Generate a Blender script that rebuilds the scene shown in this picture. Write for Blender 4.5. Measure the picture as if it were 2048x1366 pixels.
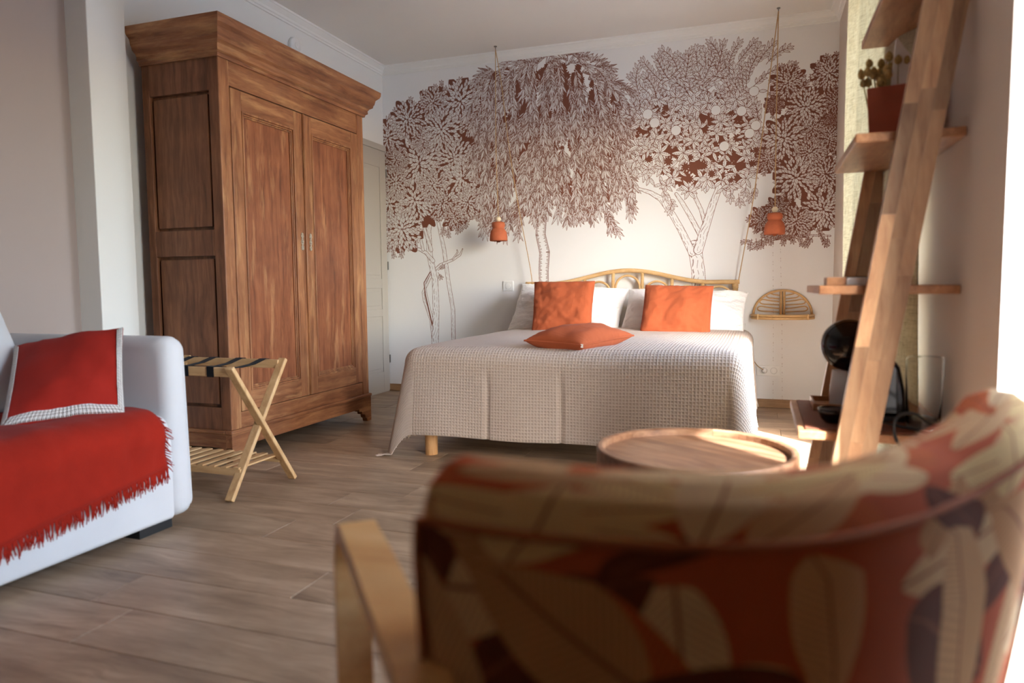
import bpy, math, random
import numpy as np
from mathutils import Vector, Matrix, noise
random.seed(7)
D = bpy.data
C = bpy.context.scene.collection
PI = math.pi
for o in list(D.objects):
    D.objects.remove(o)

# ------------------------------------------------------------------ camera
FPX, PITCH, YAW, ROLL, EYE = 1419.5, .0764, .3366, -.0086, .90
_f = np.array([-math.sin(YAW)*math.cos(PITCH), math.cos(YAW)*math.cos(PITCH), -math.sin(PITCH)])
_r0 = np.array([math.cos(YAW), math.sin(YAW), 0.0])
_u0 = np.cross(_r0, _f)
_r = math.cos(ROLL)*_r0 + math.sin(ROLL)*_u0
_u = -math.sin(ROLL)*_r0 + math.cos(ROLL)*_u0
cam = D.cameras.new('camera')
co = D.objects.new('camera', cam)
C.objects.link(co)
co.matrix_world = Matrix(((_r[0], _u[0], -_f[0], 0), (_r[1], _u[1], -_f[1], 0), (_r[2], _u[2], -_f[2], EYE), (0, 0, 0, 1)))
cam.sensor_width = 36
cam.lens = FPX/2048*36
cam.clip_start = .02
cam.dof.use_dof = True
cam.dof.focus_distance = 4.6
cam.dof.aperture_fstop = 2.0
bpy.context.scene.camera = co

# ------------------------------------------------------------------ light
SUN = Vector((-1, 1.04, -1.15))
w = D.worlds.new('world')
bpy.context.scene.world = w
w.use_nodes = True
nt = w.node_tree
sky = nt.nodes.new('ShaderNodeTexSky')
sky.sky_type = 'NISHITA'
sky.sun_disc = False
sky.sun_elevation = math.radians(38)
sky.sun_rotation = math.atan2(1, -1.16)
sky.air_density = 1.0
sky.dust_density = 1.5
bg = nt.nodes['Background']
nt.links.new(sky.outputs[0], bg.inputs[0])
bg.inputs[1].default_value = 1.7
sl = D.lights.new('sun', 'SUN')
sl.energy = 17
sl.color = (.84, .93, 1)
sl.angle = math.radians(.6)
so = D.objects.new('sun', sl)
C.objects.link(so)
so.rotation_euler = SUN.to_track_quat('-Z', 'Y').to_euler()
so.location = (4, -3, 5)
OPEN = [(1.05, 1.775), (2.66, 4.1)]      # door openings in the right wall
ZTOP = 2.2
for a, b in OPEN:
    pl = D.lights.new('daylight_portal', 'AREA')
    pl.shape = 'RECTANGLE'
    pl.size = ZTOP
    pl.size_y = b-a
    pl.cycles.is_portal = True
    po = D.objects.new('daylight_portal', pl)
    C.objects.link(po)
    po.location = (.85, (a+b)/2, ZTOP/2)
    po.rotation_euler = (0, PI/2, 0)
vs = bpy.context.scene.view_settings
vs.view_transform = 'Standard'
vs.look = 'None'
vs.gamma = 1
vs.use_curve_mapping = False
vs.exposure = 1.2
bpy.context.scene.cycles.max_bounces = 14
bpy.context.scene.cycles.diffuse_bounces = 8

# pixel -> plane, used only to read real positions off the photograph
def ray(x, y):
    return _r*((x-1024)/FPX) + _u*(-(y-683)/FPX) + _f
def onx(x, y, X):
    d = ray(x, y); t = X/d[0]; return Vector((X, t*d[1], EYE+t*d[2]))
def ony(x, y, Y):
    d = ray(x, y); t = Y/d[1]; return Vector((t*d[0], Y, EYE+t*d[2]))
def onz(x, y, Z):
    d = ray(x, y); t = (Z-EYE)/d[2]; return Vector((t*d[0], t*d[1], Z))

# ------------------------------------------------------------------ materials
def srgb(r, g, b):
    f = lambda c: (c/255/12.92) if c/255 <= .04045 else ((c/255+.055)/1.055)**2.4
    return (f(r), f(g), f(b), 1)
class NT:
    def __init__(s, name):
        s.m = D.materials.new(name); s.m.use_nodes = True
        s.t = s.m.node_tree; s.b = s.t.nodes['Principled BSDF']
    def n(s, ty, **k):
        x = s.t.nodes.new('ShaderNode'+ty)
        for a, v in k.items():
            if a.startswith('i_'):
                key = a[2:]
                key = int(key) if key.isdigit() else key.replace('_', ' ')
                x.inputs[key].default_value = v
            else: setattr(x, a, v)
        return x
    def l(s, a, b): s.t.links.new(a, b)
    def ramp(s, src, stops):
        r = s.n('ValToRGB')
        e = r.color_ramp.elements
        while len(e) < len(stops): e.new(.5)
        for q, (p, c) in zip(e, stops): q.position = p; q.color = c
        s.l(src, r.inputs[0]); return r.outputs[0]
    def math(s, op, a, b=None, c=None):
        m = s.n('Math', operation=op)
        for i, v in enumerate((a, b, c)):
            if v is None: continue
            if isinstance(v, (int, float)): m.inputs[i].default_value = v
            else: s.l(v, m.inputs[i])
        return m.outputs[0]
    def mix(s, f, a, b, bt='MIX'):
        m = s.n('Mix', data_type='RGBA', blend_type=bt)
        if isinstance(f, (int, float)): m.inputs[0].default_value = f
        else: s.l(f, m.inputs[0])
        for i, v in ((6, a), (7, b)):
            if isinstance(v, tuple): m.inputs[i].default_value = v
            else: s.l(v, m.inputs[i])
        return m.outputs[2]
    def bump(s, h, strength=.3, dist=.002):
        b = s.n('Bump'); b.inputs['Strength'].default_value = strength; b.inputs['Distance'].default_value = dist
        s.l(h, b.inputs['Height']); s.l(b.outputs[0], s.b.inputs['Normal'])
    def coord(s, kind='Object', scale=(1, 1, 1), rnd=0):
        tc = s.n('TexCoord'); mp = s.n('Mapping'); mp.inputs['Scale'].default_value = scale
        s.l(tc.outputs[kind], mp.inputs[0])
        if rnd:
            oi = s.n('ObjectInfo'); cx = s.n('CombineXYZ')
            s.l(s.math('MULTIPLY', oi.outputs['Random'], rnd), cx.inputs[0])
            s.l(s.math('MULTIPLY', oi.outputs['Random'], rnd*1.7), cx.inputs[1])
            s.l(s.math('MULTIPLY', oi.outputs['Random'], rnd*.6), cx.inputs[2])
            s.l(cx.outputs[0], mp.inputs[1])
        return mp.outputs[0]
    def noise(s, v, sc, det=4, rough=.55, dist=0):
        n = s.n('TexNoise'); n.inputs['Scale'].default_value = sc; n.inputs['Detail'].default_value = det
        n.inputs['Roughness'].default_value = rough; n.inputs['Distortion'].default_value = dist
        s.l(v, n.inputs[0]); return n.outputs[0]
def plain(name, col, rough=.5, metal=0, nz=None, bump=None, spec=.5):
    m = NT(name)
    m.b.inputs['Base Color'].default_value = col; m.b.inputs['Roughness'].default_value = rough
    m.b.inputs['Metallic'].default_value = metal; m.b.inputs['Specular IOR Level'].default_value = spec
    v = m.coord()
    if nz:
        c = m.ramp(m.noise(v, nz[0]), [(.3, tuple(x*(1-nz[1]) for x in col[:3])+(1,)), (.7, tuple(min(1, x*(1+nz[1])) for x in col[:3])+(1,))])
        m.l(c, m.b.inputs['Base Color'])
    if bump: m.bump(m.noise(v, bump[0], 6), bump[1], bump[2])
    return m.m
def wood(name, dark, mid, light, axis=2, sc=1.0, rough=.45, rnd=0, wear=None, ratio=14, bstr=.15, vary=0.0):
    """grain stretched along an axis; wear = (colour, threshold) pale rubbed streaks"""
    m = NT(name)
    s = [ratio*sc]*3; s[axis] = 1.0*sc
    v = m.coord(scale=tuple(s), rnd=rnd)
    warp = m.noise(m.coord(scale=(2*sc, 2*sc, 2*sc), rnd=rnd), 1.2, 2)
    vm = m.n('VectorMath', operation='ADD')
    m.l(v, vm.inputs[0])
    cx = m.n('CombineXYZ')
    k = m.math('MULTIPLY', warp, .9)
    for i in range(3):
        if i != axis: m.l(k, cx.inputs[i])
    m.l(cx.outputs[0], vm.inputs[1])
    g = m.noise(vm.outputs[0], 1.6, 8, .62, .4)
    fine = m.noise(vm.outputs[0], 9, 5, .6)
    g2 = m.math('ADD', m.math('MULTIPLY', g, .78), m.math('MULTIPLY', fine, .22))
    c = m.ramp(g2, [(.32, dark), (.48, mid), (.66, light)])
    bl = m.noise(m.coord(scale=(1, 1, 1), rnd=rnd), 3.2*sc, 3)
    c = m.mix(m.math('MULTIPLY', m.ramp(bl, [(.4, (0, 0, 0, 1)), (.7, (1, 1, 1, 1))]), .45), c, dark)
    if wear:
        s2 = [9*sc]*3; s2[axis] = 1.3*sc
        wv = m.noise(m.coord(scale=tuple(s2), rnd=rnd), 1.5, 6, .6)
        f = m.ramp(wv, [(wear[1], (0, 0, 0, 1)), (wear[1]+.2, (.75, .75, .75, 1))])
        c = m.mix(f, c, wear[0])
    if vary:
        oi = m.n('ObjectInfo')
        c = m.mix(1.0, c, m.ramp(oi.outputs['Random'], [(0, (1-vary, 1-vary*.98, 1-vary*.95, 1)), (1, (1, 1, 1, 1))]), 'MULTIPLY')
    m.l(c, m.b.inputs['Base Color'])
    m.b.inputs['Roughness'].default_value = rough
    m.b.inputs['Specular IOR Level'].default_value = .35
    m.bump(g2, bstr, .002)
    return m.m
def cloth_mat(name, col, weave=900, nz=.06, rough=.95, sheen=.04, bdist=.0008, crinkle=None, trans=0):
    m = NT(name)
    v = m.coord()
    c = m.ramp(m.noise(v, 6, 4), [(.3, tuple(x*(1-nz) for x in col[:3])+(1,)), (.7, tuple(min(1, x*(1+nz)) for x in col[:3])+(1,))])
    m.l(c, m.b.inputs['Base Color'])
    m.b.inputs['Roughness'].default_value = rough
    m.b.inputs['Sheen Weight'].default_value = sheen
    m.b.inputs['Specular IOR Level'].default_value = .15
    if crinkle:
        h = m.noise(m.coord(kind='UV', scale=crinkle), 1, 5, .6, .6)
        m.bump(h, .6, .004)
    else:
        m.bump(m.noise(v, weave, 2), .4, bdist)
    return m.m

WALLW = plain('white_wall_paint', srgb(226, 226, 222), .8, bump=(60, .12, .001))
CEILM = plain('ceiling_paint', srgb(222, 220, 215), .9)
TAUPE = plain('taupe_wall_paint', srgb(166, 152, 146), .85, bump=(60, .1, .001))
RWALL = plain('right_wall_paint', srgb(212, 200, 188), .8, bump=(60, .1, .001))
CORN = plain('cornice_paint', srgb(230, 230, 226), .7)
DOORP = plain('door_grey_paint', srgb(176, 170, 160), .5)
WHITEP = plain('white_plastic', srgb(232, 232, 230), .35)
METAL = plain('pale_metal', srgb(150, 150, 148), .35, 1)
BRASS = plain('aged_brass', srgb(196, 194, 182), .3, 1, nz=(260, .5))
BLACKP = plain('black_plastic_gloss', srgb(14, 14, 16), .12)
BLACKM = plain('black_matte', srgb(16, 16, 18), .6)
STRAP = cloth_mat('black_webbing', srgb(20, 20, 24), 700, .05)
SOFAM = cloth_mat('pale_sofa_linen', srgb(203, 203, 205), 700, .03)
REDM = cloth_mat('red_cotton', srgb(156, 38, 28), 800, .06)
TRIMM = None
THROWM = cloth_mat('red_woven_throw', srgb(150, 34, 20), 250, .12, bdist=.003)
OCHRE = cloth_mat('rust_crinkled_gauze', srgb(164, 84, 52), 700, .05, crinkle=(45, 8, 1))
FURM = cloth_mat('white_fur', srgb(236, 234, 230), 120, .04, sheen=.6, bdist=.006)
MATTR = cloth_mat('white_mattress_ticking', srgb(232, 230, 226), 300)
W_D, W_M, W_L = srgb(104, 64, 42), srgb(146, 96, 64), srgb(176, 124, 84)
WEAR = (srgb(206, 160, 110), .54)
WDZ = wood('antique_wood_vertical', W_D, W_M, W_L, 2, 1.3, .42, wear=WEAR)
WDP = wood('antique_wood_panel', srgb(96, 54, 36), srgb(138, 84, 56), srgb(162, 104, 70), 2, 1.5, .4, wear=(srgb(200, 150, 104), .57))
WDY = wood('antique_wood_long', W_D, W_M, W_L, 1, 1.3, .42, wear=WEAR)
WDX = wood('antique_wood_cross', W_D, W_M, W_L, 0, 1.3, .45, wear=WEAR)
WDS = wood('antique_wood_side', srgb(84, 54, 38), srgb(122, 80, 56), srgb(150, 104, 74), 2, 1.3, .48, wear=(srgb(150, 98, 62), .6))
PLANK = wood('floor_board_oak', srgb(124, 101, 80), srgb(166, 140, 114), srgb(194, 168, 140), 0, 1.0, .42, rnd=30, vary=.25, ratio=9, bstr=.1)
SKIRT = wood('skirting_oak', srgb(130, 98, 68), srgb(160, 126, 92), srgb(180, 148, 112), 0, 1.5, .5)
BAMB = [wood('bamboo_'+'xyz'[i], srgb(176, 136, 92), srgb(204, 166, 118), srgb(220, 184, 138), i, 2.0, .45, ratio=10) for i in range(3)]
RATTAN = wood('rattan_cane', srgb(186, 146, 98), srgb(212, 174, 122), srgb(226, 192, 142), 0, 3, .4, ratio=3)
BIRCH = wood('bent_birch', srgb(196, 140, 82), srgb(216, 164, 104), srgb(228, 182, 124), 0, 2, .38, ratio=6)
STAVE = wood('stave_oak', srgb(164, 116, 82), srgb(202, 154, 112), srgb(222, 178, 134), 2, 2.2, .4, rnd=20, vary=.55, ratio=10)
SHELFW = wood('shelf_oak', srgb(132, 88, 58), srgb(170, 120, 82), srgb(194, 146, 104), 1, 2.2, .4, ratio=10)
TRAYW = [wood('tray_wood_%d' % i, srgb(96, 62, 42), srgb(140, 100, 72), srgb(176, 136, 104), 0, 1.6, .42, rnd=9, vary=.3, ratio=9) for i in range(2)]
TERRA = plain('terracotta', srgb(184, 98, 62), .8, nz=(30, .08), bump=(200, .2, .001))
POTM = plain('brick_red_pot', srgb(172, 84, 58), .75, nz=(20, .08))
ROPE = plain('jute_cord', srgb(184, 150, 108), .9, bump=(500, .5, .002))
BEADM = plain('pale_wood_bead', srgb(222, 206, 176), .6)
DRIED = plain('dried_flower', srgb(190, 160, 98), .95, nz=(150, .3), bump=(400, .8, .004))
STEMM = plain('dry_stem', srgb(170, 160, 110), .9)
PAPERW = plain('white_card', srgb(246, 245, 242), .8)
WOVEN = plain('woven_brown_mat', srgb(122, 66, 42), .7, nz=(300, .3), bump=(300, .8, .003))
LEGW = wood('bed_leg_wood', srgb(190, 140, 90), srgb(212, 164, 112), srgb(224, 180, 130), 2, 3, .45)
def glassmat(name, col, rough, alpha):
    m = NT(name)
    m.b.inputs['Base Color'].default_value = col
    m.b.inputs['Roughness'].default_value = rough
    m.b.inputs['Transmission Weight'].default_value = 1
    m.b.inputs['IOR'].default_value = alpha
    return m.m
CLEAR = glassmat('clear_plastic', (.96, .97, .97, 1), .03, 1.12)
BULB = glassmat('bulb_glass', (.98, .98, .98, 1), .05, 1.3)
FROST = glassmat('frosted_plastic', (.92, .90, .88, 1), .35, 1.25)
FROST.node_tree.nodes['Principled BSDF'].inputs['Transmission Weight'].default_value = .35
# linen curtain: translucent
m = NT('linen_curtain')
v = m.coord()
a1 = m.noise(m.coord(scale=(400, 400, 30)), 1, 3)
a2 = m.noise(m.coord(scale=(30, 30, 400)), 1, 3)
h = m.math('ADD', a1, a2)
c = m.ramp(m.math('MULTIPLY', h, .5), [(.36, srgb(176, 164, 136)), (.5, srgb(214, 204, 180)), (.62, srgb(226, 218, 198))])
m.l(c, m.b.inputs['Base Color']); m.b.inputs['Roughness'].default_value = .95
tr = m.n('BsdfTranslucent'); m.l(c, tr.inputs[0])
mx = m.n('MixShader'); mx.inputs[0].default_value = .5
m.l(m.b.outputs[0], mx.inputs[1]); m.l(tr.outputs[0], mx.inputs[2])
m.l(mx.outputs[0], m.t.nodes['Material Output'].inputs[0])
LINEN = m.m
# waffle blanket
m = NT('waffle_blanket')
uv = m.n('TexCoord'); sp = m.n('SeparateXYZ'); m.l(uv.outputs['UV'], sp.inputs[0])
def ridge(ch):
    f = m.math('FRACT', m.math('DIVIDE', ch, .0165))
    d = m.math('ABSOLUTE', m.math('SUBTRACT', f, .5))
    return m.math('POWER', m.math('MULTIPLY', d, 2.0), 3.0)
hh = m.math('MAXIMUM', ridge(sp.outputs[0]), ridge(sp.outputs[1]))
c = m.ramp(hh, [(0, srgb(190, 174, 160)), (.6, srgb(197, 182, 169)), (1, srgb(214, 201, 190))])
m.l(c, m.b.inputs['Base Color']); m.b.inputs['Roughness'].default_value = .95; m.b.inputs['Sheen Weight'].default_value = .05
m.b.inputs['Specular IOR Level'].default_value = .15
m.bump(hh, .7, .004)
WAFFLE = m.m
FRINGE = cloth_mat('blanket_fringe', srgb(214, 200, 186), 900)
# cushion border braid
m = NT('striped_braid')
uv = m.n('TexCoord'); sp = m.n('SeparateXYZ'); m.l(uv.outputs['UV'], sp.inputs[0])
st = m.math('SINE', m.math('MULTIPLY', sp.outputs[1], 2*PI*3))
ck = m.math('SINE', m.math('MULTIPLY', m.math('ADD', sp.outputs[0], m.math('MULTIPLY', sp.outputs[1], .004)), 2*PI/.008))
f = m.math('MULTIPLY', m.math('GREATER_THAN', st, .2), m.math('GREATER_THAN', ck, -.2))
c = m.mix(f, srgb(216, 212, 208), srgb(130, 112, 100))
m.l(c, m.b.inputs['Base Color']); m.b.inputs['Roughness'].default_value = .95
BRAID = m.m

# ------------------------------------------------------------------ printed images made with numpy
class Print:
    def __init__(s, w, h, base=0.0):
        s.w, s.h = w, h; s.a = np.full((h, w), base, np.float32)
    def win(s, x0, x1, y0, y1):
        x0 = max(0, int(x0)); y0 = max(0, int(y0)); x1 = min(s.w, int(x1)+2); y1 = min(s.h, int(y1)+2)
        if x1 <= x0 or y1 <= y0: return None
        yy, xx = np.mgrid[y0:y1, x0:x1]
        return slice(y0, y1), slice(x0, x1), xx.astype(np.float32), yy.astype(np.float32)
    def disc(s, x, y, r, val, soft=0):
        W = s.win(x-r, x+r, y-r, y+r)
        if W is None: return
        sy, sx, xx, yy = W
        d = np.hypot(xx-x, yy-y)
        if soft: d = d + soft*r*.2*np.sin(np.arctan2(yy-y, xx-x)*9+x)
        s.a[sy, sx] = np.where(d < r, val, s.a[sy, sx])
    def ring(s, x, y, r, t):
        s.disc(x, y, r, 1); s.disc(x, y, r-t, 0)
    def leaf(s, x, y, ang, L, W_, t, rib=True, shade=0.0, fill=0.0, ink=1.0, ribs=0):
        cx, cy = x+math.cos(ang)*L/2, y+math.sin(ang)*L/2
        R = L/2+2
        W = s.win(cx-R, cx+R, cy-R, cy+R)
        if W is None: return
        sy, sx, xx, yy = W
        ca, sa = math.cos(ang), math.sin(ang)
        u = ((xx-x)*ca+(yy-y)*sa)/L
        v = -(xx-x)*sa+(yy-y)*ca
        uu = np.clip(u, 0, 1)
        wd = W_*.5*np.sin(PI*uu**.85)**.8
        ins = (np.abs(v) < wd) & (u > 0) & (u < 1)
        core = ins & (np.abs(v) < wd-t)
        val = np.where(core, fill, ink)
        if rib: val = np.where(core & (np.abs(v) < t*.4) & (u < .85), ink*.8, val)
        if shade: val = np.where(core & (v > 0) & (np.sin(u*L*1.3/t*.9+v*.8/t) > 1-shade*1.6), ink*.55, val)
        if ribs: val = np.where(core & (np.sin((u*L-np.abs(v)*.8)*2*PI/ribs) > .35), np.clip(val+.22, 0, 1), val)
        s.a[sy, sx] = np.where(ins, val, s.a[sy, sx])
    def stroke(s, pts, ws, t, mode='bark', seed=0):
        pts = [np.array(p, float) for p in pts]
        W = s.win(min(p[0] for p in pts)-max(ws), max(p[0] for p in pts)+max(ws), min(p[1] for p in pts)-max(ws), max(p[1] for p in pts)+max(ws))
        if W is None: return
        sy, sx, xx, yy = W
        bd = np.full(xx.shape, 1e9, np.float32); bs = np.zeros_like(bd); bw = np.ones_like(bd); al = np.zeros_like(bd)
        acc = 0
        for i in range(len(pts)-1):
            a, b = pts[i], pts[i+1]; d = b-a; L = np.hypot(*d)+1e-6
            q = np.clip(((xx-a[0])*d[0]+(yy-a[1])*d[1])/L/L, 0, 1)
            dx, dy = xx-a[0]-q*d[0], yy-a[1]-q*d[1]
            dist = np.hypot(dx, dy); sg = np.sign(d[0]*dy-d[1]*dx)
            wd = (ws[i]*(1-q)+ws[i+1]*q)*.5
            m_ = (dist/wd) < (bd/bw)
            bd = np.where(m_, dist, bd); bs = np.where(m_, dist*sg, bs); bw = np.where(m_, wd, bw); al = np.where(m_, acc+q*L, al)
            acc += L
        ins = bd < bw
        core = bd < bw-t
        val = np.where(core, 0.0, 1.0)
        rel = bs/bw
        wob = np.sin(al*.021+seed)*1.1+np.sin(al*.057+seed*2)*.7
        if mode == 'bark':
            val = np.where(core & (np.sin(rel*9+wob*2.2) > .93-.25*(rel > .3)) & (np.sin(al*.13+rel*7) > -.55), .75, val)
        elif mode == 'birch':
            e = np.abs(rel) > (.52+.25*np.sin(al*.35)*np.sin(al*.083+rel))
            val = np.where(core & e & (np.sin(al*1.05+np.sin(rel*5)) > -.2), .85, val)
        elif mode == 'faint':
            val = np.where(core, 0.0, np.where(np.sin(al*.35)+np.sin(al*.13+rel) > .5, .45, 0.0))
        elif mode == 'dark':
            val = np.where(core & (rel < .1), 0, 1)
        s.a[sy, sx] = np.where(ins, val, s.a[sy, sx])
def make_image(name, rgb):
    h_, w_, _ = rgb.shape
    im = D.images.new(name, w_, h_)
    buf = np.ones((h_, w_, 4), np.float32); buf[..., :3] = rgb
    im.pixels.foreach_set(buf.ravel()); im.update(); im.pack()
    return im
# the room
XL, XR, YM, ZC, CEIL = -3.09, .486, 5.52, 2.71, 2.775
PPM = 820
IW, IH = int((XR-XL)*PPM), int(ZC*PPM)
P = Print(IW, IH)
def wp(px, py):
    q = ony(px, py, YM); return ((q.x-XL)*PPM, q.z*PPM)
def S(px, at=1200):      # photo px -> texels on the wall
    a = wp(at, 400); b = wp(at+1, 400); return (b[0]-a[0])*px
T = 2.5
rg = random.Random(3)
def rosette(px, py, R, seed):
    r_ = random.Random(seed)
    x, y = wp(px, py); R = S(R*.92, px)
    for k, rr in enumerate((1.04, .90, .76, .62, .48, .34, .20)):
        n = max(5, int((24 if k == 0 else 32)*rr)); off = r_.random()*6
        for i in range(n):
            a = off+i*2*PI/n+r_.uniform(-.16, .16)
            L = R*r_.uniform(.25, .33)
            r0 = R*rr-L*.55
            P.leaf(x+math.cos(a)*r0, y+math.sin(a)*r0, a+r_.uniform(-.25, .25), L, L*r_.uniform(.46, .56), T*.8, shade=.25 if k < 3 else .1)
def sprig(px, py, ang, n, L, wr=.35, step=.55, curve=0, seed=0, stem=True):
    """twig with paired leaves, ang in radians, y up"""
    r_ = random.Random(seed)
    x, y = wp(px, py); L = S(L, px)
    for i in range(n):
        a = ang+curve*i
        if stem: P.stroke([(x, y), (x+math.cos(a)*L*step, y+math.sin(a)*L*step)], [T*1.2]*2, T, 'dark')
        x += math.cos(a)*L*step; y += math.sin(a)*L*step
        for sg in (-1, 1):
            P.leaf(x, y, a+sg*r_.uniform(.45, .85), L*r_.uniform(.8, 1.1), L*wr, T*.85, shade=.25)
    P.leaf(x, y, ang+curve*n, L, L*wr, T*.85, shade=.2)
Z5 = lambda x, y: (760+x/2.731, 60+y/2.731)
Z6 = lambda x, y: (1220+x/2.53, 20+y/2.53)
# tree one, behind: trunks first
def trunk(pts, ws, mode='bark', seed=0):
    P.stroke([wp(*p) for p in pts], [S(w_, pts[0][0]) for w_ in ws], T, mode, seed)
trunk([(907, 690), (906, 620), (896, 560), (888, 499), (877, 448), (870, 400)], [8, 8, 8, 8, 7, 6], seed=1)
trunk([(868, 690), (862, 640), (848, 600), (846, 585), (865, 545), (880, 530), (905, 520), (920, 510), (925, 498)], [7, 6, 5, 5, 5, 5, 5, 4, 2], 'bark', 2)
trunk([(866, 650), (852, 590), (849, 566), (861, 545)], [6, 5, 4, 4], 'dark', 2)
trunk([(905, 519), (915, 505), (914, 500)], [3, 3, 2], 'bark', 3)
trunk([(870, 690), (872, 620), (870, 560), (859, 510), (857, 463), (866, 397), (868, 360)], [14, 13, 12, 12, 10, 7, 5], seed=4)
trunk([(866, 522), (852, 506), (839, 499), (811, 492), (790, 488)], [8, 7, 6, 5, 4], seed=5)
trunk([(862, 500), (848, 455), (838, 420)], [8, 6, 5], seed=6)
trunk([(846, 500), (836, 455), (818, 415)], [6, 6, 4], seed=7)
sprig(876, 541, .6, 2, 8, seed=1); sprig(876, 545, -1.0, 2, 8, seed=2)
ros1 = [(290, 400, 76), (440, 390, 104), (150, 490, 88), (45, 590, 85), (335, 545, 104), (90, 710, 66), (215, 730, 118), (405, 700, 104), (520, 500, 84), (590, 560, 60), (585, 660, 96), (80, 830, 80), (285, 850, 84), (450, 810, 112), (50, 950, 95), (190, 930, 108), (340, 950, 78), (480, 940, 84), (120, 1090, 108), (410, 1020, 66), (30, 1120, 80), (240, 600, 70), (620, 760, 50)]
for x_, y_, R_ in ros1:
    px, py = Z5(x_, y_)
    P.disc(*wp(px, py), S(R_/2.731*1.06, px), 1, .9)
for x_, y_ in [(250, 640), (330, 780), (500, 620), (160, 830), (300, 700), (400, 880), (130, 1000), (250, 1000), (560, 860), (480, 580)]:
    px, py = Z5(x_, y_); P.disc(*wp(px, py), S(26, px), 1, .9)
for i, (x_, y_) in enumerate([(290, 350), (340, 330), (160, 420), (440, 310), (540, 350), (220, 380), (30, 510), (100, 470), (620, 500), (240, 470), (375, 350)]):
    sprig(*Z5(x_, y_), PI/2+rg.uniform(-.7, .7), 2, 9, seed=30+i)
for i in range(70):
    x_, y_, R_ = rg.choice(ros1); a = rg.uniform(-PI, 0.3)
    px, py = Z5(x_+R_*.8*math.cos(a), y_-R_*.8*math.sin(a)); sprig(px, py, a, 1, 9, seed=100+i, stem=False)
for i, (x_, y_) in enumerate([(120, 1180), (370, 1070), (430, 1050), (70, 1180), (350, 1060), (200, 1130), (530, 980)]):
    sprig(*Z5(x_, y_), -PI/2+rg.uniform(-.3, .3), 3, 9, seed=60+i)
for i, (x_, y_, R_) in enumerate(sorted(ros1, key=lambda q: (q[0]*7919) % 101)):
    px, py = Z5(x_, y_); rosette(px, py, R_/2.731, 200+i)
# willow
trunk([(1088, 580), (1087, 540), (1089, 505), (1081, 470), (1083, 430), (1091, 390), (1095, 340)], [19, 20, 21, 20, 21, 22, 18], 'birch', 3)
def strand(px, py, lean, n, L, seed, dense=1.0):
    r_ = random.Random(seed)
    x, y = wp(px, py); Lt = S(L, px); a = lean
    tgt = -PI/2 if lean < PI/2 else 1.5*PI
    for i in range(n):
        a += (tgt-a)*.13+r_.uniform(-.06, .06)
        x += math.cos(a)*Lt*.26; y += math.sin(a)*Lt*.26
        for sg in (-1, 1):
            if r_.random() < dense:
                l_ = Lt*r_.uniform(.7, 1.1)
                P.leaf(x, y, a+sg*r_.uniform(.22, .62), l_, l_*r_.uniform(.16, .22), T*.8, shade=.5 if r_.random() < .5 else .1, fill=0 if r_.random() < .88 else .8)
    P.leaf(x, y, a, Lt, Lt*.2, T*.8)
arch = [(968, 130, 2.6), (1000, 135, 2.4), (1040, 128, 2.4), (1080, 120, 2.2), (1120, 125, 1.9), (1150, 115, 1.2), (1185, 120, .9), (1200, 150, .8), (1230, 160, .5), (1260, 165, .3)]
def wtop(px):
    return np.interp(px, [958, 975, 1005, 1060, 1090, 1137, 1180, 1200, 1230, 1262], [150, 112, 108, 104, 110, 100, 116, 140, 160, 185])
def wbot(px):
    return np.interp(px, [958, 980, 1000, 1040, 1075, 1100, 1140, 1180, 1215, 1240, 1262], [300, 440, 455, 460, 425, 400, 430, 420, 465, 420, 400])
for i in range(150):
    px = rg.uniform(978, 1240); py = rg.uniform(wtop(px)+22, wbot(px)-45)
    for k in range(3):
        P.disc(*wp(px+rg.uniform(-3, 3), py+k*9), S(rg.uniform(4, 9.5), px), 1, 1)
strands = []
for i in range(340):
    px = rg.uniform(964, 1250); q = rg.random()
    py = wtop(px)+6+(wbot(px)-wtop(px)-25)*q**.95
    strands.append((py, px, i))
strands.sort(reverse=True)
for py, px, i in strands:
    if i % 2 == 0 and py > 140:
        bx = px+rg.uniform(-12, 12); by = py+rg.uniform(-14, 14)
        if 985 < bx < 1236 and by < wbot(bx)-35:
            for k in range(4):
                P.disc(*wp(bx+rg.uniform(-2, 2), by+k*6), S(rg.uniform(2.5, 6), px), 1, 1)
    lean = -PI/2 + (px-1110)/150*.9
    if py < 185 and i % 2: lean = (PI/2-(px-1112)/60*1.3) if abs(px-1112) < 60 else (.1 if px > 1112 else PI-.1)
    if py < 185 and i % 2: lean += rg.uniform(-.5, .5)
    n = int(min(9, max(4, (wbot(px)+8-py)/5)))
    strand(px, py, lean, n, rg.uniform(17, 24), 400+i)
for i, (x_, y_, a_) in enumerate([(1030, 160, 1.6), (1070, 150, 1.3), (1140, 170, 1.2), (1190, 190, .9), (1250, 260, .4), (900, 180, 1.4), (860, 170, 1.8), (1000, 190, 2.1), (1311, 300, .2)]):
    px, py = Z5(x_, y_); strand(px, py+8, a_, 6, 17, 800+i)
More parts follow.
